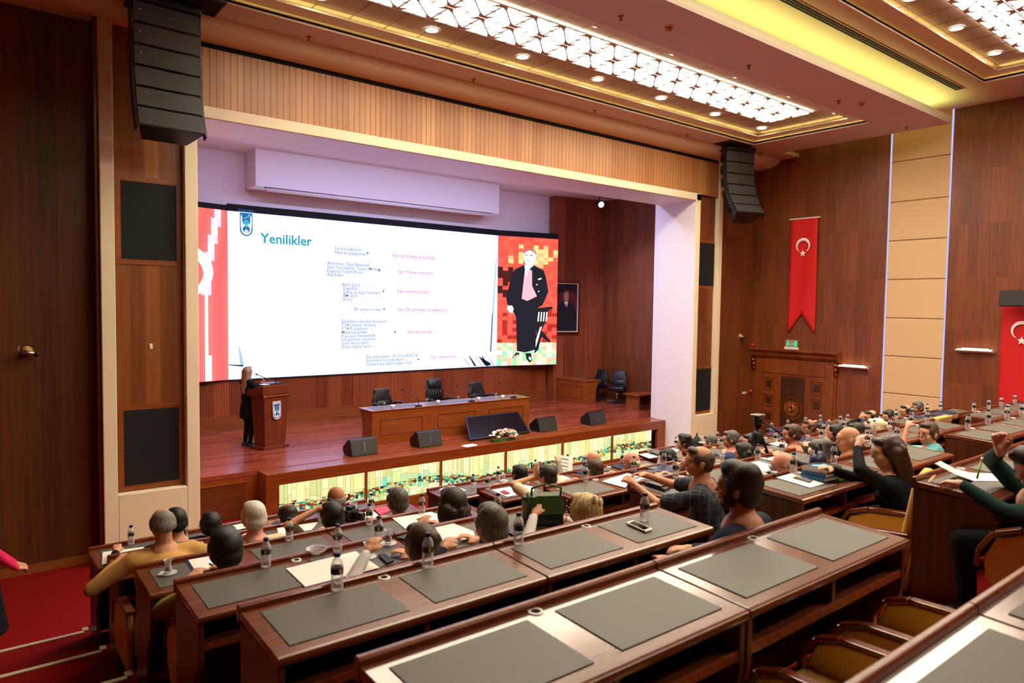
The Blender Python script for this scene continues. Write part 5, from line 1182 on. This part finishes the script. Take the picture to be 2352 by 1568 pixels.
def person(label, head, floor, yaw=0, hyaw=0, hpitch=-8, skin='skin', hair='short', hmat='hair_dark', top='dark_shirt', sleeve='long', collar=None, legs='dark_trousers', wl=None, wr=None, pole_l=(-1, -.2, -.6), pole_r=(1, -.2, -.6),
           female=False, glasses=False, beard=None, hip=None, stand=False, vox=.0125, hvox=None, curl=30, hand_d=None, skirt=False, jacket_hem=None, hs=1.0, up_l=(0, 0, 1), up_r=(0, 0, 1), dirl=None, dirr=None, broad=1.0, eyes=True):
    s = (.94 if female else 1.0); hs = hs*(.97 if female else 1.0)
    root_loc = Vector((head[0], head[1], floor)); hz = head[2]-floor
    M0 = Matrix.Translation(root_loc) @ Matrix.Rotation(yaw, 4, 'Z')
    H = Vector((0, 0, hz)); Mh = Matrix.Translation(H) @ Matrix.Rotation(R(hyaw), 4, 'Z') @ Matrix.Rotation(R(hpitch), 4, 'X') @ Matrix.Scale(hs, 4)
    nb = H+Vector((0, -.035, -.155)); hipz = .50 if not stand else .92*s
    hipc = Vector(hip) if hip else Vector((0, -.10 if not stand else -.02, hipz))
    shz = nb-Vector((0, 0, .055)); SW = .165*s*broad
    ax = (shz-hipc).normalized()
    body = MB()
    B = lambda c, r: body.ball(c, r, 16, 12, Mh)
    B((0, -.012, .018), (.074, .092, .088)); B((0, .025, -.045), (.056, .06, .062)); B((0, .052, -.082), (.03, .03, .026)); B((0, .072, .02), (.05, .02, .035))
    B((0, .092, -.022), (.012, .018, .013)); B((0, .085, -.005), (.009, .016, .022)); B((0, .083, -.058), (.022, .012, .008)); B((-.04, .055, -.03), (.024, .03, .026)); B((.04, .055, -.03), (.024, .03, .026)); B((0, .078, .012), (.045, .012, .008))
    for sx in (-1, 1): B((sx*.077, -.008, -.018), (.011, .02, .031)); B((sx*.083, -.016, -.006), (.008, .015, .016))
    cap(body, Mh @ Vector((0, -.02, -.06)), nb+Vector((0, -.005, -.01)), .052*hs*(.88 if female else 1), .06*s)
    cap(body, hipc, shz, .1*s, .11*s); cap(body, shz+Vector((-SW*.8, 0, 0)), shz+Vector((SW*.8, 0, 0)), .05*s)
    up = MB()                                           # upper garment
    chest = hipc.lerp(shz, .66)
    up.ball(hipc+Vector((0, 0, .02)), (.17*s*broad, .125*s, .13), 16, 10); up.ball(hipc.lerp(shz, .35), (.158*s*broad, .125*s, .16), 16, 10)
    up.ball(chest, (.178*s*broad, .125*s, .17), 16, 10)
    cap(up, shz+Vector((-SW, -.005, -.01)), shz+Vector((SW, -.005, -.01)), .074*s, .074*s, 12)
    cap(up, shz+Vector((0, -.01, .01)), nb+Vector((0, -.012, 0)), .085*s, .062*s, 12)
    if female: up.ball(chest+Vector((0, .07, -.02)), (.13, .07, .07), 12, 8)
    low = MB(); l1, l2 = .285*s, .255*s
    for side, w_, pole in ((-1, wl, pole_l), (1, wr, pole_r)):
        sh = shz+Vector((side*(SW+.012), 0, -.012)); w_ = Vector(w_) if w_ is not None else Vector((side*.13, .30, max(.72, hz-.27)))
        el, w_ = arm_ik(sh, w_, l1, l2, pole)
        cap(body, sh, el, .042*s, .037*s); cap(body, el, w_, .036*s, .025*s)
        cap(up, sh, sh.lerp(el, .5), .066*s, .058*s, 12)
        if sleeve == 'long': cap(up, sh.lerp(el, .5), el, .058*s, .05*s, 12); cap(up, el, el.lerp(w_, .94), .05*s, .037*s, 12)
        elif sleeve == 'short': cap(up, sh.lerp(el, .5), sh.lerp(el, .78), .06*s, .062*s, 12)
        elif sleeve == 'mid': cap(up, sh.lerp(el, .5), el, .058*s, .05*s, 12); cap(up, el, el.lerp(w_, .35), .05*s, .045*s, 12)
        dd = (dirl if side < 0 else dirr) or (w_-el); hand(body, w_, dd, up_l if side < 0 else up_r, side, curl, .95 if female else 1.0)
        hp = hipc+Vector((side*.095, .02, -.0)); low_k = Vector((side*.11, hipc.y+.44, .46)) if not stand else Vector((side*.095, .03, .49*s)); an = Vector((side*.12, hipc.y+.40, .08)) if not stand else Vector((side*.09, -.02, .09))
        cap(body, hp, low_k, .06, .05); cap(body, low_k, an, .045, .035)
        cap(low, hp, low_k, .085*s, .066*s, 12); cap(low, low_k, an+Vector((0, 0, .0 if not skirt else .0)), .066*s, .05*s, 12)
        body.ball(an+Vector((0, .06, -.045)), (.036, .1, .032), 10, 7)
    low.ball(hipc+Vector((0, -.01, -.03)), (.165*s*broad, .13*s, .11), 14, 9)
    if jacket_hem:
        for k in range(6): up.ball((hipc.x, hipc.y, hipz-jacket_hem*k/5), (.185*s+.006*k, .14*s+.004*k, .09), 16, 8)
    root = body.build('person', skin); root.matrix_world = M0; remesh(root, hvox or vox, 4)
    tag(root, label, 'person', None)
    o = up.build('jacket' if top.endswith(('jacket', 'suit')) else 'shirt', top, root); remesh(o, .018, 5)
    o = low.build('skirt' if skirt else 'trousers', legs, root); remesh(o, .022, 5)
    for side in (-1, 1):
        q = MB(); an = Vector((side*.12, hipc.y+.40, 0)) if not stand else Vector((side*.09, -.02, 0)); q.ball(an+Vector((0, .05, .04)), (.046, .13, .04), 12, 7); q.build('shoe', 'black_leather', root, smooth=True)
    if collar:
        q = MB(); cm = Matrix.Translation(nb+Vector((0, -.004, .0))) @ Matrix.Rotation(R(14), 4, 'X'); q.lathe([(.078*s, -.045), (.067*s, .005), (.064*s, .025), (.058*s, .022), (.06*s, -.04)], 20, cm, caps=False); q.build('collar', collar, root, smooth=True)
    h = MB(); E = lambda c, r: h.ball(c, r, 16, 12, Mh); hv = .010
    if hair in ('short', 'spot', 'thick', 'bob', 'long', 'bun', 'up', 'pony'):
        g = {'thick': .008, 'bob': .012}.get(hair, 0)
        if hair != 'spot': E((0, -.024, .032), (.0805+g, .092+g, .085+g))
        else: E((0, -.035, .012), (.081, .085, .07)); E((0, .02, .07), (.058, .04, .03)); 
        E((0, -.052, -.03), (.07+g, .055+g, .062+g))
        for sx in (-1, 1): E((sx*.064, .014, .018), (.018+g, .036, .045)); E((sx*.066, -.03, -.012), (.02, .045, .05))
        E((0, .045, .082), (.055, .036, .028+g))
    if hair == 'thick': E((.01, .02, .098), (.06, .06, .034)); E((-.02, -.05, .08), (.07, .06, .05)); E((.03, .055, .09), (.04, .035, .028))
    if hair == 'bald':
        E((0, -.066, -.022), (.066, .042, .05))
        for sx in (-1, 1): E((sx*.066, -.028, -.012), (.018, .048, .036))
    if hair == 'bob':
        rb_ = random.Random(int(abs(head[0])*100))
        E((0, -.06, -.05), (.098, .066, .075))
        for sx in (-1, 1): E((sx*.085, -.02, -.05), (.036, .055, .075))
        for k in range(16): a = rb_.uniform(0, 2*PI); E((.1*math.cos(a), -.045+.06*math.sin(a), rb_.uniform(-.11, .02)), (.03, .03, .03))
    if hair == 'long':
        E((0, -.035, .02), (.088, .095, .095))
        for k in range(9):
            t = k/8; E((0, -.085-.045*t, .0-.42*t), (.098-.012*t*t, .045, .07))
            for sx in (-1, 1): E((sx*(.078-.0*t), -.03-.05*t, -.02-.30*t), (.034, .055-.012*t, .06))
    if hair == 'bun': E((0, -.115, .045), (.046, .042, .044)); E((.03, -.125, .035), (.022, .02, .02))
    if hair == 'up':
        E((0, -.05, .02), (.092, .088, .09)); E((0, -.105, .05), (.04, .03, .05))
        for k in range(6): t = k/5; E((0, -.088-.01*t, -.02-.2*t), (.085-.015*t, .03, .05))
        for sx, ln in ((-1, .19), (1, .1)):
            for k in range(5): t = k/4; E((sx*(.08+.02*t), -.04, .02-ln*t), (.018, .03, .03))
    if hair == 'pony':
        for k in range(6): t = k/5; E((.03*t, -.11-.04*math.sin(PI*t), .03-.15*t), (.036, .036, .04))
    o = h.build('hair', hmat, root); remesh(o, hv, 3)
    if hair == 'up':
        for k, (x, z) in enumerate(((-.02, .085), (.025, .06))): MB().ball((x, -.135, z), (.018, .012, .028), 10, 7, Mh).build('hair_clip', 'cream_paint', root, smooth=True)
    if beard:
        q = MB(); F = lambda c, r: q.ball(c, r, 12, 9, Mh)
        F((0, .05, -.085), (.036, .034, .03)); F((0, .02, -.075), (.055, .05, .03))
        for sx in (-1, 1): F((sx*.055, .022, -.05), (.014, .04, .036)); F((sx*.064, .008, -.02), (.012, .02, .03))
        remesh(q.build('beard', beard, root), .010, 3)
    if eyes:
        for sx in (-1, 1):
            e = MB().ball((sx*.031, .084, -.004), (.011, .007, .006), 8, 6, Mh).build('eye', 'label_white', root, smooth=True)
            MB().ball((sx*.031, .0895, -.004), (.005, .003, .005), 8, 6, Mh).build('iris', 'black_gloss', e)
            MB().ball((sx*.032, .088, .015), (.017, .007, .004), 8, 5, Mh).build('eyebrow', hmat if hair != 'bald' else 'hair_grey', root)
        MB().ball((0, .0935, -.058), (.02, .005, .004), 8, 5, Mh).build('mouth', 'skin_lip', root)
    if glasses:
        q = MB(); P = lambda x, y, z: Mh @ Vector((x, y, z))
        for sx in (-1, 1):
            q.tube([P(sx*.033+.024*math.cos(a), .104, -.006+.019*math.sin(a)) for a in [2*PI*k/12 for k in range(13)]], .0022, 5)
            q.tube([P(sx*.058, .103, 0), P(sx*.08, .06, 0), P(sx*.087, -.012, -.002), P(sx*.084, -.03, -.012)], .0024, 5)
        q.tube([P(-.01, .106, 0), P(.01, .106, 0)], .0022, 5); q.build('glasses', 'black_plastic', root)
    NP[0] += 1; return root
plain('skin_lip', '#a65a50', .5)
# low-backed armchairs that carry the seated people
C1 = dup(C0, (0, 0, -50))
_TREE.pop(C1.name, None)
for o in list(C1.children):
    if o.name.startswith(('backrest', 'back_shell')):
        o.data = o.data.copy()
        for v in o.data.vertices: v.co.z = .34+(v.co.z-.34)*.42; v.co.y = -.19+(v.co.y+.19)*.5
C1U = [0]
def seat_for(x, y, i, who, rz=0, tall=False):
    lb = f'cream armchair under the {who}'
    src = C0 if tall else C1
    if not tall and not C1U[0]: C1.location = (x, y, PF[i]); C1.rotation_euler = (0, 0, rz); C1['label'] = lb; C1U[0] = 1; return C1
    return dup(src, (x, y, PF[i]), rz, lb)
def sit(px, py, i, label, who, back=.66, chair_=True, tall=False, cdy=.06, **k):
    Y = TY[i]-back; p = onY(px, py, Y); o = person(label, p, PF[i], **k)
    if chair_: seat_for(p.x, Y-cdy, i, who, k.get('yaw', 0)*.5, tall)
    return o, p
NS = dict(eyes=False)
# left block
o, p = sit(373, 1203, 4, 'person in beige jacket with thin grey hair leaning low over the second row desk', 'person in beige jacket', back=.52, hair='spot', hmat='hair_grey', top='beige_jacket', hpitch=-35, hip=(0, -.3, .5), wl=(-.27, .16, .80), wr=(.3, .2, .80), broad=1.18, vox=.011)
sit(404, 1196, 5, 'person in black suit half hidden behind the beige jacket', 'person in black suit', hair='short', hmat='hair_black', top='black_suit', wl=(-.4, .25, .8), broad=1.2)
sit(483, 1205, 5, 'person with black hair and glasses in a light shirt on the front row', 'person with black hair and glasses', hair='short', hmat='hair_black', top='lightblue_shirt', glasses=True)
sit(582, 1186, 4, 'person with white hair in a cream shirt on the second row', 'white-haired person', hair='short', hmat='hair_white', skin='skin_pink', top='cream_shirt', broad=1.1, hs=1.05)
sit(661, 1183, 5, 'person with a round bald spot in dark hair bending low on the front row', 'person with bald spot', back=.55, hair='spot', hmat='hair_dark', top='white_shirt', hpitch=-32, skin='skin_tan')
sit(771, 1144, 5, 'bald person in grey brown suit sitting upright on the front row', 'bald person in grey brown suit', hair='bald', hmat='hair_grey', top='grey_suit', skin='skin_tan', wl=(-.33, .3, .79), hs=1.05)
sit(762, 1186, 4, 'person with short black hair beside the black photo camera', 'person beside the camera', hair='short', hmat='hair_black', top='brown_shirt', sleeve='short', wl=(-.06, .16, .98), curl=60, hs=1.08)
sit(912, 1150, 4, 'person with short grey hair and cream collar beside the pink folder', 'person beside the pink folder', hair='short', hmat='hair_saltpepper', top='cream_shirt', collar='cream_shirt', hs=1.05)
sit(1038, 1160, 3, 'person with bushy dark curly hair in light blue blouse', 'person with curly hair', hair='bob', hmat='hair_dark', top='lightblue_shirt', female=True, hs=1.12, wl=(-.16, .2, .8))
sit(1127, 1206, 2, 'person with thick grey hair right behind the white paper pile', 'grey-haired person', hair='thick', hmat='hair_saltpepper', top='dark_shirt', skin='skin', hs=1.03, vox=.011)
sit(967, 1250, 2, 'person with brown hair tied in a bun on the fourth row', 'person with hair bun', hair='bun', hmat='hair_brown', top='white_shirt', female=True, wl=(-.2, .24, .83), hs=1.08, vox=.011, hvox=.009)
sit(517, 1262, 3, 'person with black hair and olive collar beside the tea glass', 'black-haired person by the tea glass', hair='thick', hmat='hair_black', top='khaki', collar='khaki', legs='khaki', hs=1.08, vox=.011)
sit(1340, 1172, 2, 'person with blonde hair pinned up by a pale clip', 'blonde person', hair='up', hmat='hair_blonde', top='white_shirt', female=True, hs=1.06, wl=(-.2, .26, .82), vox=.011)
o, p = sit(1694, 1118, 1, 'person with dark hair and beard in navy blazer at the aisle seat', 'bearded person in navy blazer', back=.94, hair='thick', hmat='hair_dark', top='navy_suit', collar='white_shirt', beard='hair_dark', skin='skin', hyaw=14, hpitch=0, yaw=R(10), hs=1.0, vox=.010, broad=1.08, cdy=.0, wl=(-.14, .3, .72), wr=(.14, .3, .72), chair_=False)
dup(C1, (p.x-.02, p.y+.16, PF[1]), R(20), 'cream armchair under the bearded person in navy blazer')
# plaid shirt block
sit(1193, 1089, 5, 'person with black hair seen from behind on the front row near the tea glass', 'person near the front row tea glass', hair='short', hmat='hair_black', top='dark_shirt')
sit(1257, 1093, 4, 'person with dark hair holding both hands to the cheeks', 'person holding the cheeks', hair='short', hmat='hair_dark', top='cream_shirt', sleeve='short', wl=(-.06, .12, .93), wr=(.07, .14, .93), dirl=(.2, .1, 1), dirr=(-.2, .1, 1), up_l=(-1, 0, 0), up_r=(1, 0, 0), curl=12, hyaw=12)
o, p = sit(1361, 1055, 5, 'bald person with pink scalp holding up a printed page', 'bald person with printed page', hair='bald', hmat='hair_grey', skin='skin_pink', top='grey_jacket', wl=(-.34, .26, .92), curl=50, hyaw=25)
q = onY(1296, 1071, TY[5]-.40); t = thing('printed_page', 'white printed page held up by the bald person', 'paper', q, R(-20))
Mq = Matrix.Rotation(R(-28), 4, 'X') @ Matrix.Rotation(R(14), 4, 'Y'); MB().box(-.11, .11, -.001, .001, -.14, .14, Mq).build('sheet', 'paper', t)
for k in range(5): MB().box(-.08+.03*(k % 2), .05, -.003, -.0015, .09-k*.045, .1-k*.045, Mq).build('print_line', 'arm_wood' if k % 2 else 'black_plastic', t)
sit(1365, 1078, 4, 'person with brown grey hair between two blue folders', 'person between blue folders', hair='short', hmat='hair_brown', top='white_shirt')
sit(1449, 1059, 4, 'bald person in black glasses turning towards the stage', 'bald person in black glasses', hair='bald', hmat='hair_white', skin='skin_pink', top='navy_suit', glasses=True, hyaw=32, collar='white_shirt')
sit(1533, 1052, 4, 'person with dark curly hair resting the chin low on the desk', 'curly-haired person resting low', hair='bob', hmat='hair_black', top='dark_shirt', hyaw=35, hpitch=-20, hs=.92)
sit(1583, 1073, 3, 'bald person with a dark cord over the head bowing over the third row desk', 'bald person with cord', hair='bald', hmat='hair_pale', skin='skin', top='dark_shirt', hyaw=35, hpitch=-30, hs=1.05, glasses=True)
o, p = sit(1605, 1058, 2, 'person in dark plaid short-sleeved shirt gesturing with both hands', 'person in plaid shirt', back=.72, hair='spot', hmat='hair_brown', skin='skin', top='plaid_shirt', sleeve='short', hyaw=22, hpitch=-4, yaw=R(26), hip=(0, -.12, .47), wl=(-.16, .44, .88), wr=(.10, .42, .90), pole_l=(-1, 0, -.8), pole_r=(1, -.3, -.6), curl=42, hvox=.0075, vox=.009, broad=1.15, dirl=(.35, .8, .35), dirr=(-.45, .8, .1), up_l=(-.6, 0, .8), up_r=(.3, 0, .9), hs=1.02)
sit(1707, 1040, 3, 'person with smooth black hair low behind the row near the tripod', 'person with smooth black hair', hair='bob', hmat='hair_black', top='dark_shirt', female=True, hyaw=30, hs=.95)
sit(1797, 1067, 2, 'bald person with thin black glasses reading before a white sheet', 'bald person with thin glasses', hair='bald', hmat='hair_grey', skin='skin_pink', top='white_shirt', glasses=True, hyaw=42, hpitch=-14, wl=(-.26, .26, .8))
sit(1886, 1040, 2, 'person with grey swept hair and glasses stretching a hand forward', 'person stretching a hand', hair='thick', hmat='hair_saltpepper', skin='skin', top='dark_shirt', glasses=True, hyaw=48, hpitch=-14, yaw=R(10), wl=(-.3, .26, .82), wr=(-.08, .3, .84), curl=20)
sit(1948, 1008, 2, 'balding person with grey sides covering the face with a hand', 'person covering the face', hair='bald', hmat='hair_grey', skin='skin', top='cream_shirt', hyaw=38, hpitch=-6, hs=1.1, wl=(-.1, .15, .95), dirl=(.1, .15, 1), up_l=(-.8, .6, 0), curl=10)
o, p = sit(2035, 1036, 1, 'person with very long brown hair in black jacket resting the head on a hand', 'long-haired person', back=.60, hair='long', hmat='hair_redbrown', skin='skin_fair', top='black_suit', female=True, hyaw=28, hpitch=-12, yaw=R(18), hip=(0, -.14, .48), wl=(-.14, .17, 1.0), dirl=(.4, -.1, .6), up_l=(-.7, .5, .4), wr=(-.12, .34, .81), curl=45, vox=.010, hs=1.08, skirt=True, legs='black_suit', chair_=False)
o, p = sit(2372, 1072, 0, 'person in dark green jacket writing with a green pen on the sixth row', 'person in green jacket', back=.56, hair='thick', hmat='hair_dark', skin='skin_fair', top='green_jacket', hyaw=35, hpitch=-25, yaw=R(28), wl=(-.2, .37, .80), wr=(.0, .16, .97), curl=55, dirl=(.5, 1, .0), dirr=(.0, .1, 1), up_r=(1, 0, 0), pole_l=(-1, -.4, -.4), vox=.010, hvox=.0075)
# beyond the tripod aisle
sit(1571, 1016, 5, 'person with black swept hair in grey jacket, profile to the stage', 'person in grey jacket', hair='thick', hmat='hair_black', top='grey_jacket', hyaw=36, hpitch=-3, hs=.98)
t = thing('backpack', 'black backpack standing behind the person in grey jacket', 'bag', (8.75, TY[5]-.34, dz(5, TY[5]-.34)+.004)); MB().ball((0, 0, .1), (.14, .08, .1), 14, 9).build('body', 'black_cloth', t, smooth=True); MB().tube([(-.04, 0, .19), (0, 0, .24), (.04, 0, .19)], .01, 6).build('handle', 'black_cloth', t)
sit(1630, 1015, 5, 'person with thin grey hair on the front row beside the jamb', 'person with thin grey hair', hair='short', hmat='hair_saltpepper', skin='skin_pink', top='white_shirt', hyaw=32)
sit(1678, 1008, 4, 'person in blue suit with short grey brown hair', 'person in blue suit', hair='short', hmat='hair_saltpepper', skin='skin_pink', top='blue_suit', hyaw=28, yaw=R(8), broad=1.2, collar='white_shirt')
sit(1722, 1014, 4, 'person in profile seen through the tripod legs', 'person behind the tripod', hair='short', hmat='hair_black', top='white_shirt', hyaw=60, sleeve='short')
sit(1818, 996, 3, 'person with short brown hair and pink cheek under the carved door', 'person with short brown hair', hair='short', hmat='hair_brown', skin='skin_pink', top='dark_shirt', hyaw=44)
sit(1858, 980, 4, 'person with cropped hair, grey beard and white top', 'bearded person in white', hair='spot', hmat='hair_brown', skin='skin_tan', top='white_shirt', hyaw=55, beard='hair_grey')
sit(1889, 989, 4, 'person with dark fringe holding a hand to the mouth', 'person with hand to mouth', hair='thick', hmat='hair_black', top='dark_shirt', hyaw=50, wl=(-.03, .15, .93), dirl=(.1, -.2, .6), curl=70)
sit(1917, 995, 3, 'person with collar-length black hair in dark jacket and white collar', 'person with white collar', hair='bob', hmat='hair_black', top='black_suit', collar='white_shirt', hyaw=48, hs=.95)
sit(2012, 981, 3, 'person with pale blonde hair tied in a ponytail', 'person with ponytail', hair='pony', hmat='hair_pale', top='dark_shirt', female=True, hyaw=10, hs=1.12)
sit(1965, 990, 3, 'person with flat dark hair between bottles and ponytail', 'person with flat dark hair', hair='short', hmat='hair_dark', top='black_suit', hyaw=40)
sit(2001, 957, 4, 'person with receding hair leaning the face on a fist by the padded column', 'person leaning on a fist', hair='spot', hmat='hair_dark', top='black_suit', hyaw=58, hpitch=-12, wl=(-.08, .14, .9), dirl=(.1, -.1, .8), curl=70)
sit(2041, 956, 4, 'person with dark crew cut in front of the padded column', 'person with crew cut', hair='short', hmat='hair_dark', top='dark_shirt', hyaw=60, hpitch=-14)
sit(2080, 944, 4, 'person with receding black hair and glasses before the padded column', 'person with receding hair', hair='spot', hmat='hair_black', top='dark_shirt', glasses=True, hyaw=62)
sit(2107, 936, 4, 'person with grey crew cut in brown shirt before the padded column', 'person with grey crew cut', hair='short', hmat='hair_saltpepper', skin='skin_tan', top='brown_shirt', hyaw=60)
o, p = sit(2131, 994, 2, 'person in turquoise polo with checked collar resting the chin on a fist', 'person in turquoise polo', back=.70, hair='short', hmat='hair_brown', skin='skin_pink', top='turquoise_polo', sleeve='short', collar='check_collar', hyaw=52, hpitch=-4, yaw=R(22), wl=(-.12, .20, .93), dirl=(.5, -.2, .5), pole_l=(-.5, .6, -1), curl=75, hs=1.12, vox=.010, hvox=.008, tall=True, cdy=.12)
# standing people
p = Vector((4.93, 15.12, STG)); q = onY(570, 853, 15.12)
o = person('person with long fair hair in black trouser suit speaking at the podium', (q.x, 15.12, q.z), STG, yaw=R(-75), hair='long', hmat='hair_lightbrown', skin='skin_fair', top='black_suit', collar='white_shirt', female=True, stand=True, jacket_hem=.22, wl=(-.10, .42, 1.27), dirl=(.1, .2, 1), up_l=(0, 1, .2), wr=(.16, .3, 1.12), curl=35, hvox=.008, vox=.010, hpitch=2, hyaw=8)
for s_ in (-1, 1): MB().box(s_*.09-.015, s_*.09+.015, -.09, -.06, 0, .07).build('heel', 'black_leather', o)
q = Vector((.26, 9.05, .22))
o = person('person in bright pink jacket standing on the red carpet by the dark wall', (q.x-.02, q.y, q.z+1.6), q.z, yaw=R(-78), hair='long', hmat='hair_black', skin='skin', top='pink_jacket', female=True, stand=True, jacket_hem=.34, wl=(.0, .32, .98), wr=(.05, .30, .95), dirl=(.3, 1, -.3), dirr=(-.3, 1, -.3), curl=40, hvox=.009, vox=.011, legs='black_suit', skirt=True, broad=1.1)
m = MB()
for k in range(7): m.ball((0, -.02, .86-.075*k), (.19+.012*k, .15+.012*k, .08), 16, 8)
remesh(m.build('skirt_flare', 'black_suit', o), .02, 4)
MB().tube([(-.03, .31, .955), (-.03, .33, .985)], .032, 12).build('wristwatch', 'black_plastic', o)
# the open notebook and green pens
t = thing('open_notebook', 'open white notebook with one page lifted under the hand with green pen', 'notebook', dpt(2262, 1104, 0, .006))
c = dpt(2262, 1104, 0, .006)
a, b2, e, f = dpt(2236, 1104, 0, .006)-c, dpt(2300, 1104, 0, .006)-c, dpt(2312, 1088, 0, .006)-c, dpt(2226, 1085, 0, .006)-c
MB().add([a, b2, e, f], [(0, 1, 2, 3)]).build('page', 'paper', t).modifiers.new('t', 'SOLIDIFY').thickness = .004
g1, g2 = onY(2147, 1064, a.y+c.y+.06)-c, onY(2160, 1058, f.y+c.y+.06)-c
MB().add([a, f, f.lerp(g2, .5)-Vector((0, 0, .01)), g2, g1, a.lerp(g1, .5)-Vector((0, 0, .01))], [(0, 1, 2, 5), (5, 2, 3, 4)]).build('lifted_page', 'paper', t).modifiers.new('t', 'SOLIDIFY').thickness = .004
p0, p1 = onY(2248, 1083, TY[0]-.34), onY(2256, 1052, TY[0]-.34)
t = thing('pen', 'bright green pen with white end held over the open notebook', 'pen', p0); d = p1-p0; MB().tube([-d*.5, d*.75], .0055, 8).build('barrel', 'pen_green', t, smooth=True); MB().tube([d*.75, d*1.05], [.006, .007], 8).build('cap', 'white_plastic', t, smooth=True)
p = dpt(1980, 1068, 1, .006); t = thing('sticky_notes', 'small lime green pad near the wrist of the long-haired person', 'sticky notes', (5.15, TY[1]-.34, dz(1, TY[1]-.34)+.005)); bx('pad', 'pen_green', -.05, .05, -.02, .02, 0, .012, t); bx('top_sheet', 'pen_green', -.05, .05, -.02, .02, .0125, .013, t)
for x, dy, n in chair_spots: dup(C1, (x, TY[0]-dy, PF[0]), 0, f'low empty cream armchair between the sixth and last rows, {n} from the stairs', scale=.8)

def lamp(name, loc, energy, col, sx, sy, rot):
    l = bpy.data.lights.new(name, 'AREA'); l.energy = energy; l.color = col; l.shape = 'RECTANGLE'; l.size = sx; l.size_y = sy
    o = bpy.data.objects.new(name, l); COL.objects.link(o); o.location = loc; o.rotation_euler = rot
lamp('stage_wash_light', (9.1, 13.5, 7.45), 420, (.55, .55, 1), 10, .4, (R(12), 0, 0))
l = bpy.data.lights.new('stage_spot_light', 'SPOT'); l.energy = 1100; l.color = (.4, .45, 1); l.spot_size = R(75); l.spot_blend = .8; l.shadow_soft_size = .1
o = bpy.data.objects.new('stage_spot_light', l); COL.objects.link(o); o.location = (14.6, 13.6, 7.3); o.rotation_euler = (Vector((17.2, 14.8, 3.2))-o.location).to_track_quat('-Z', 'Y').to_euler()
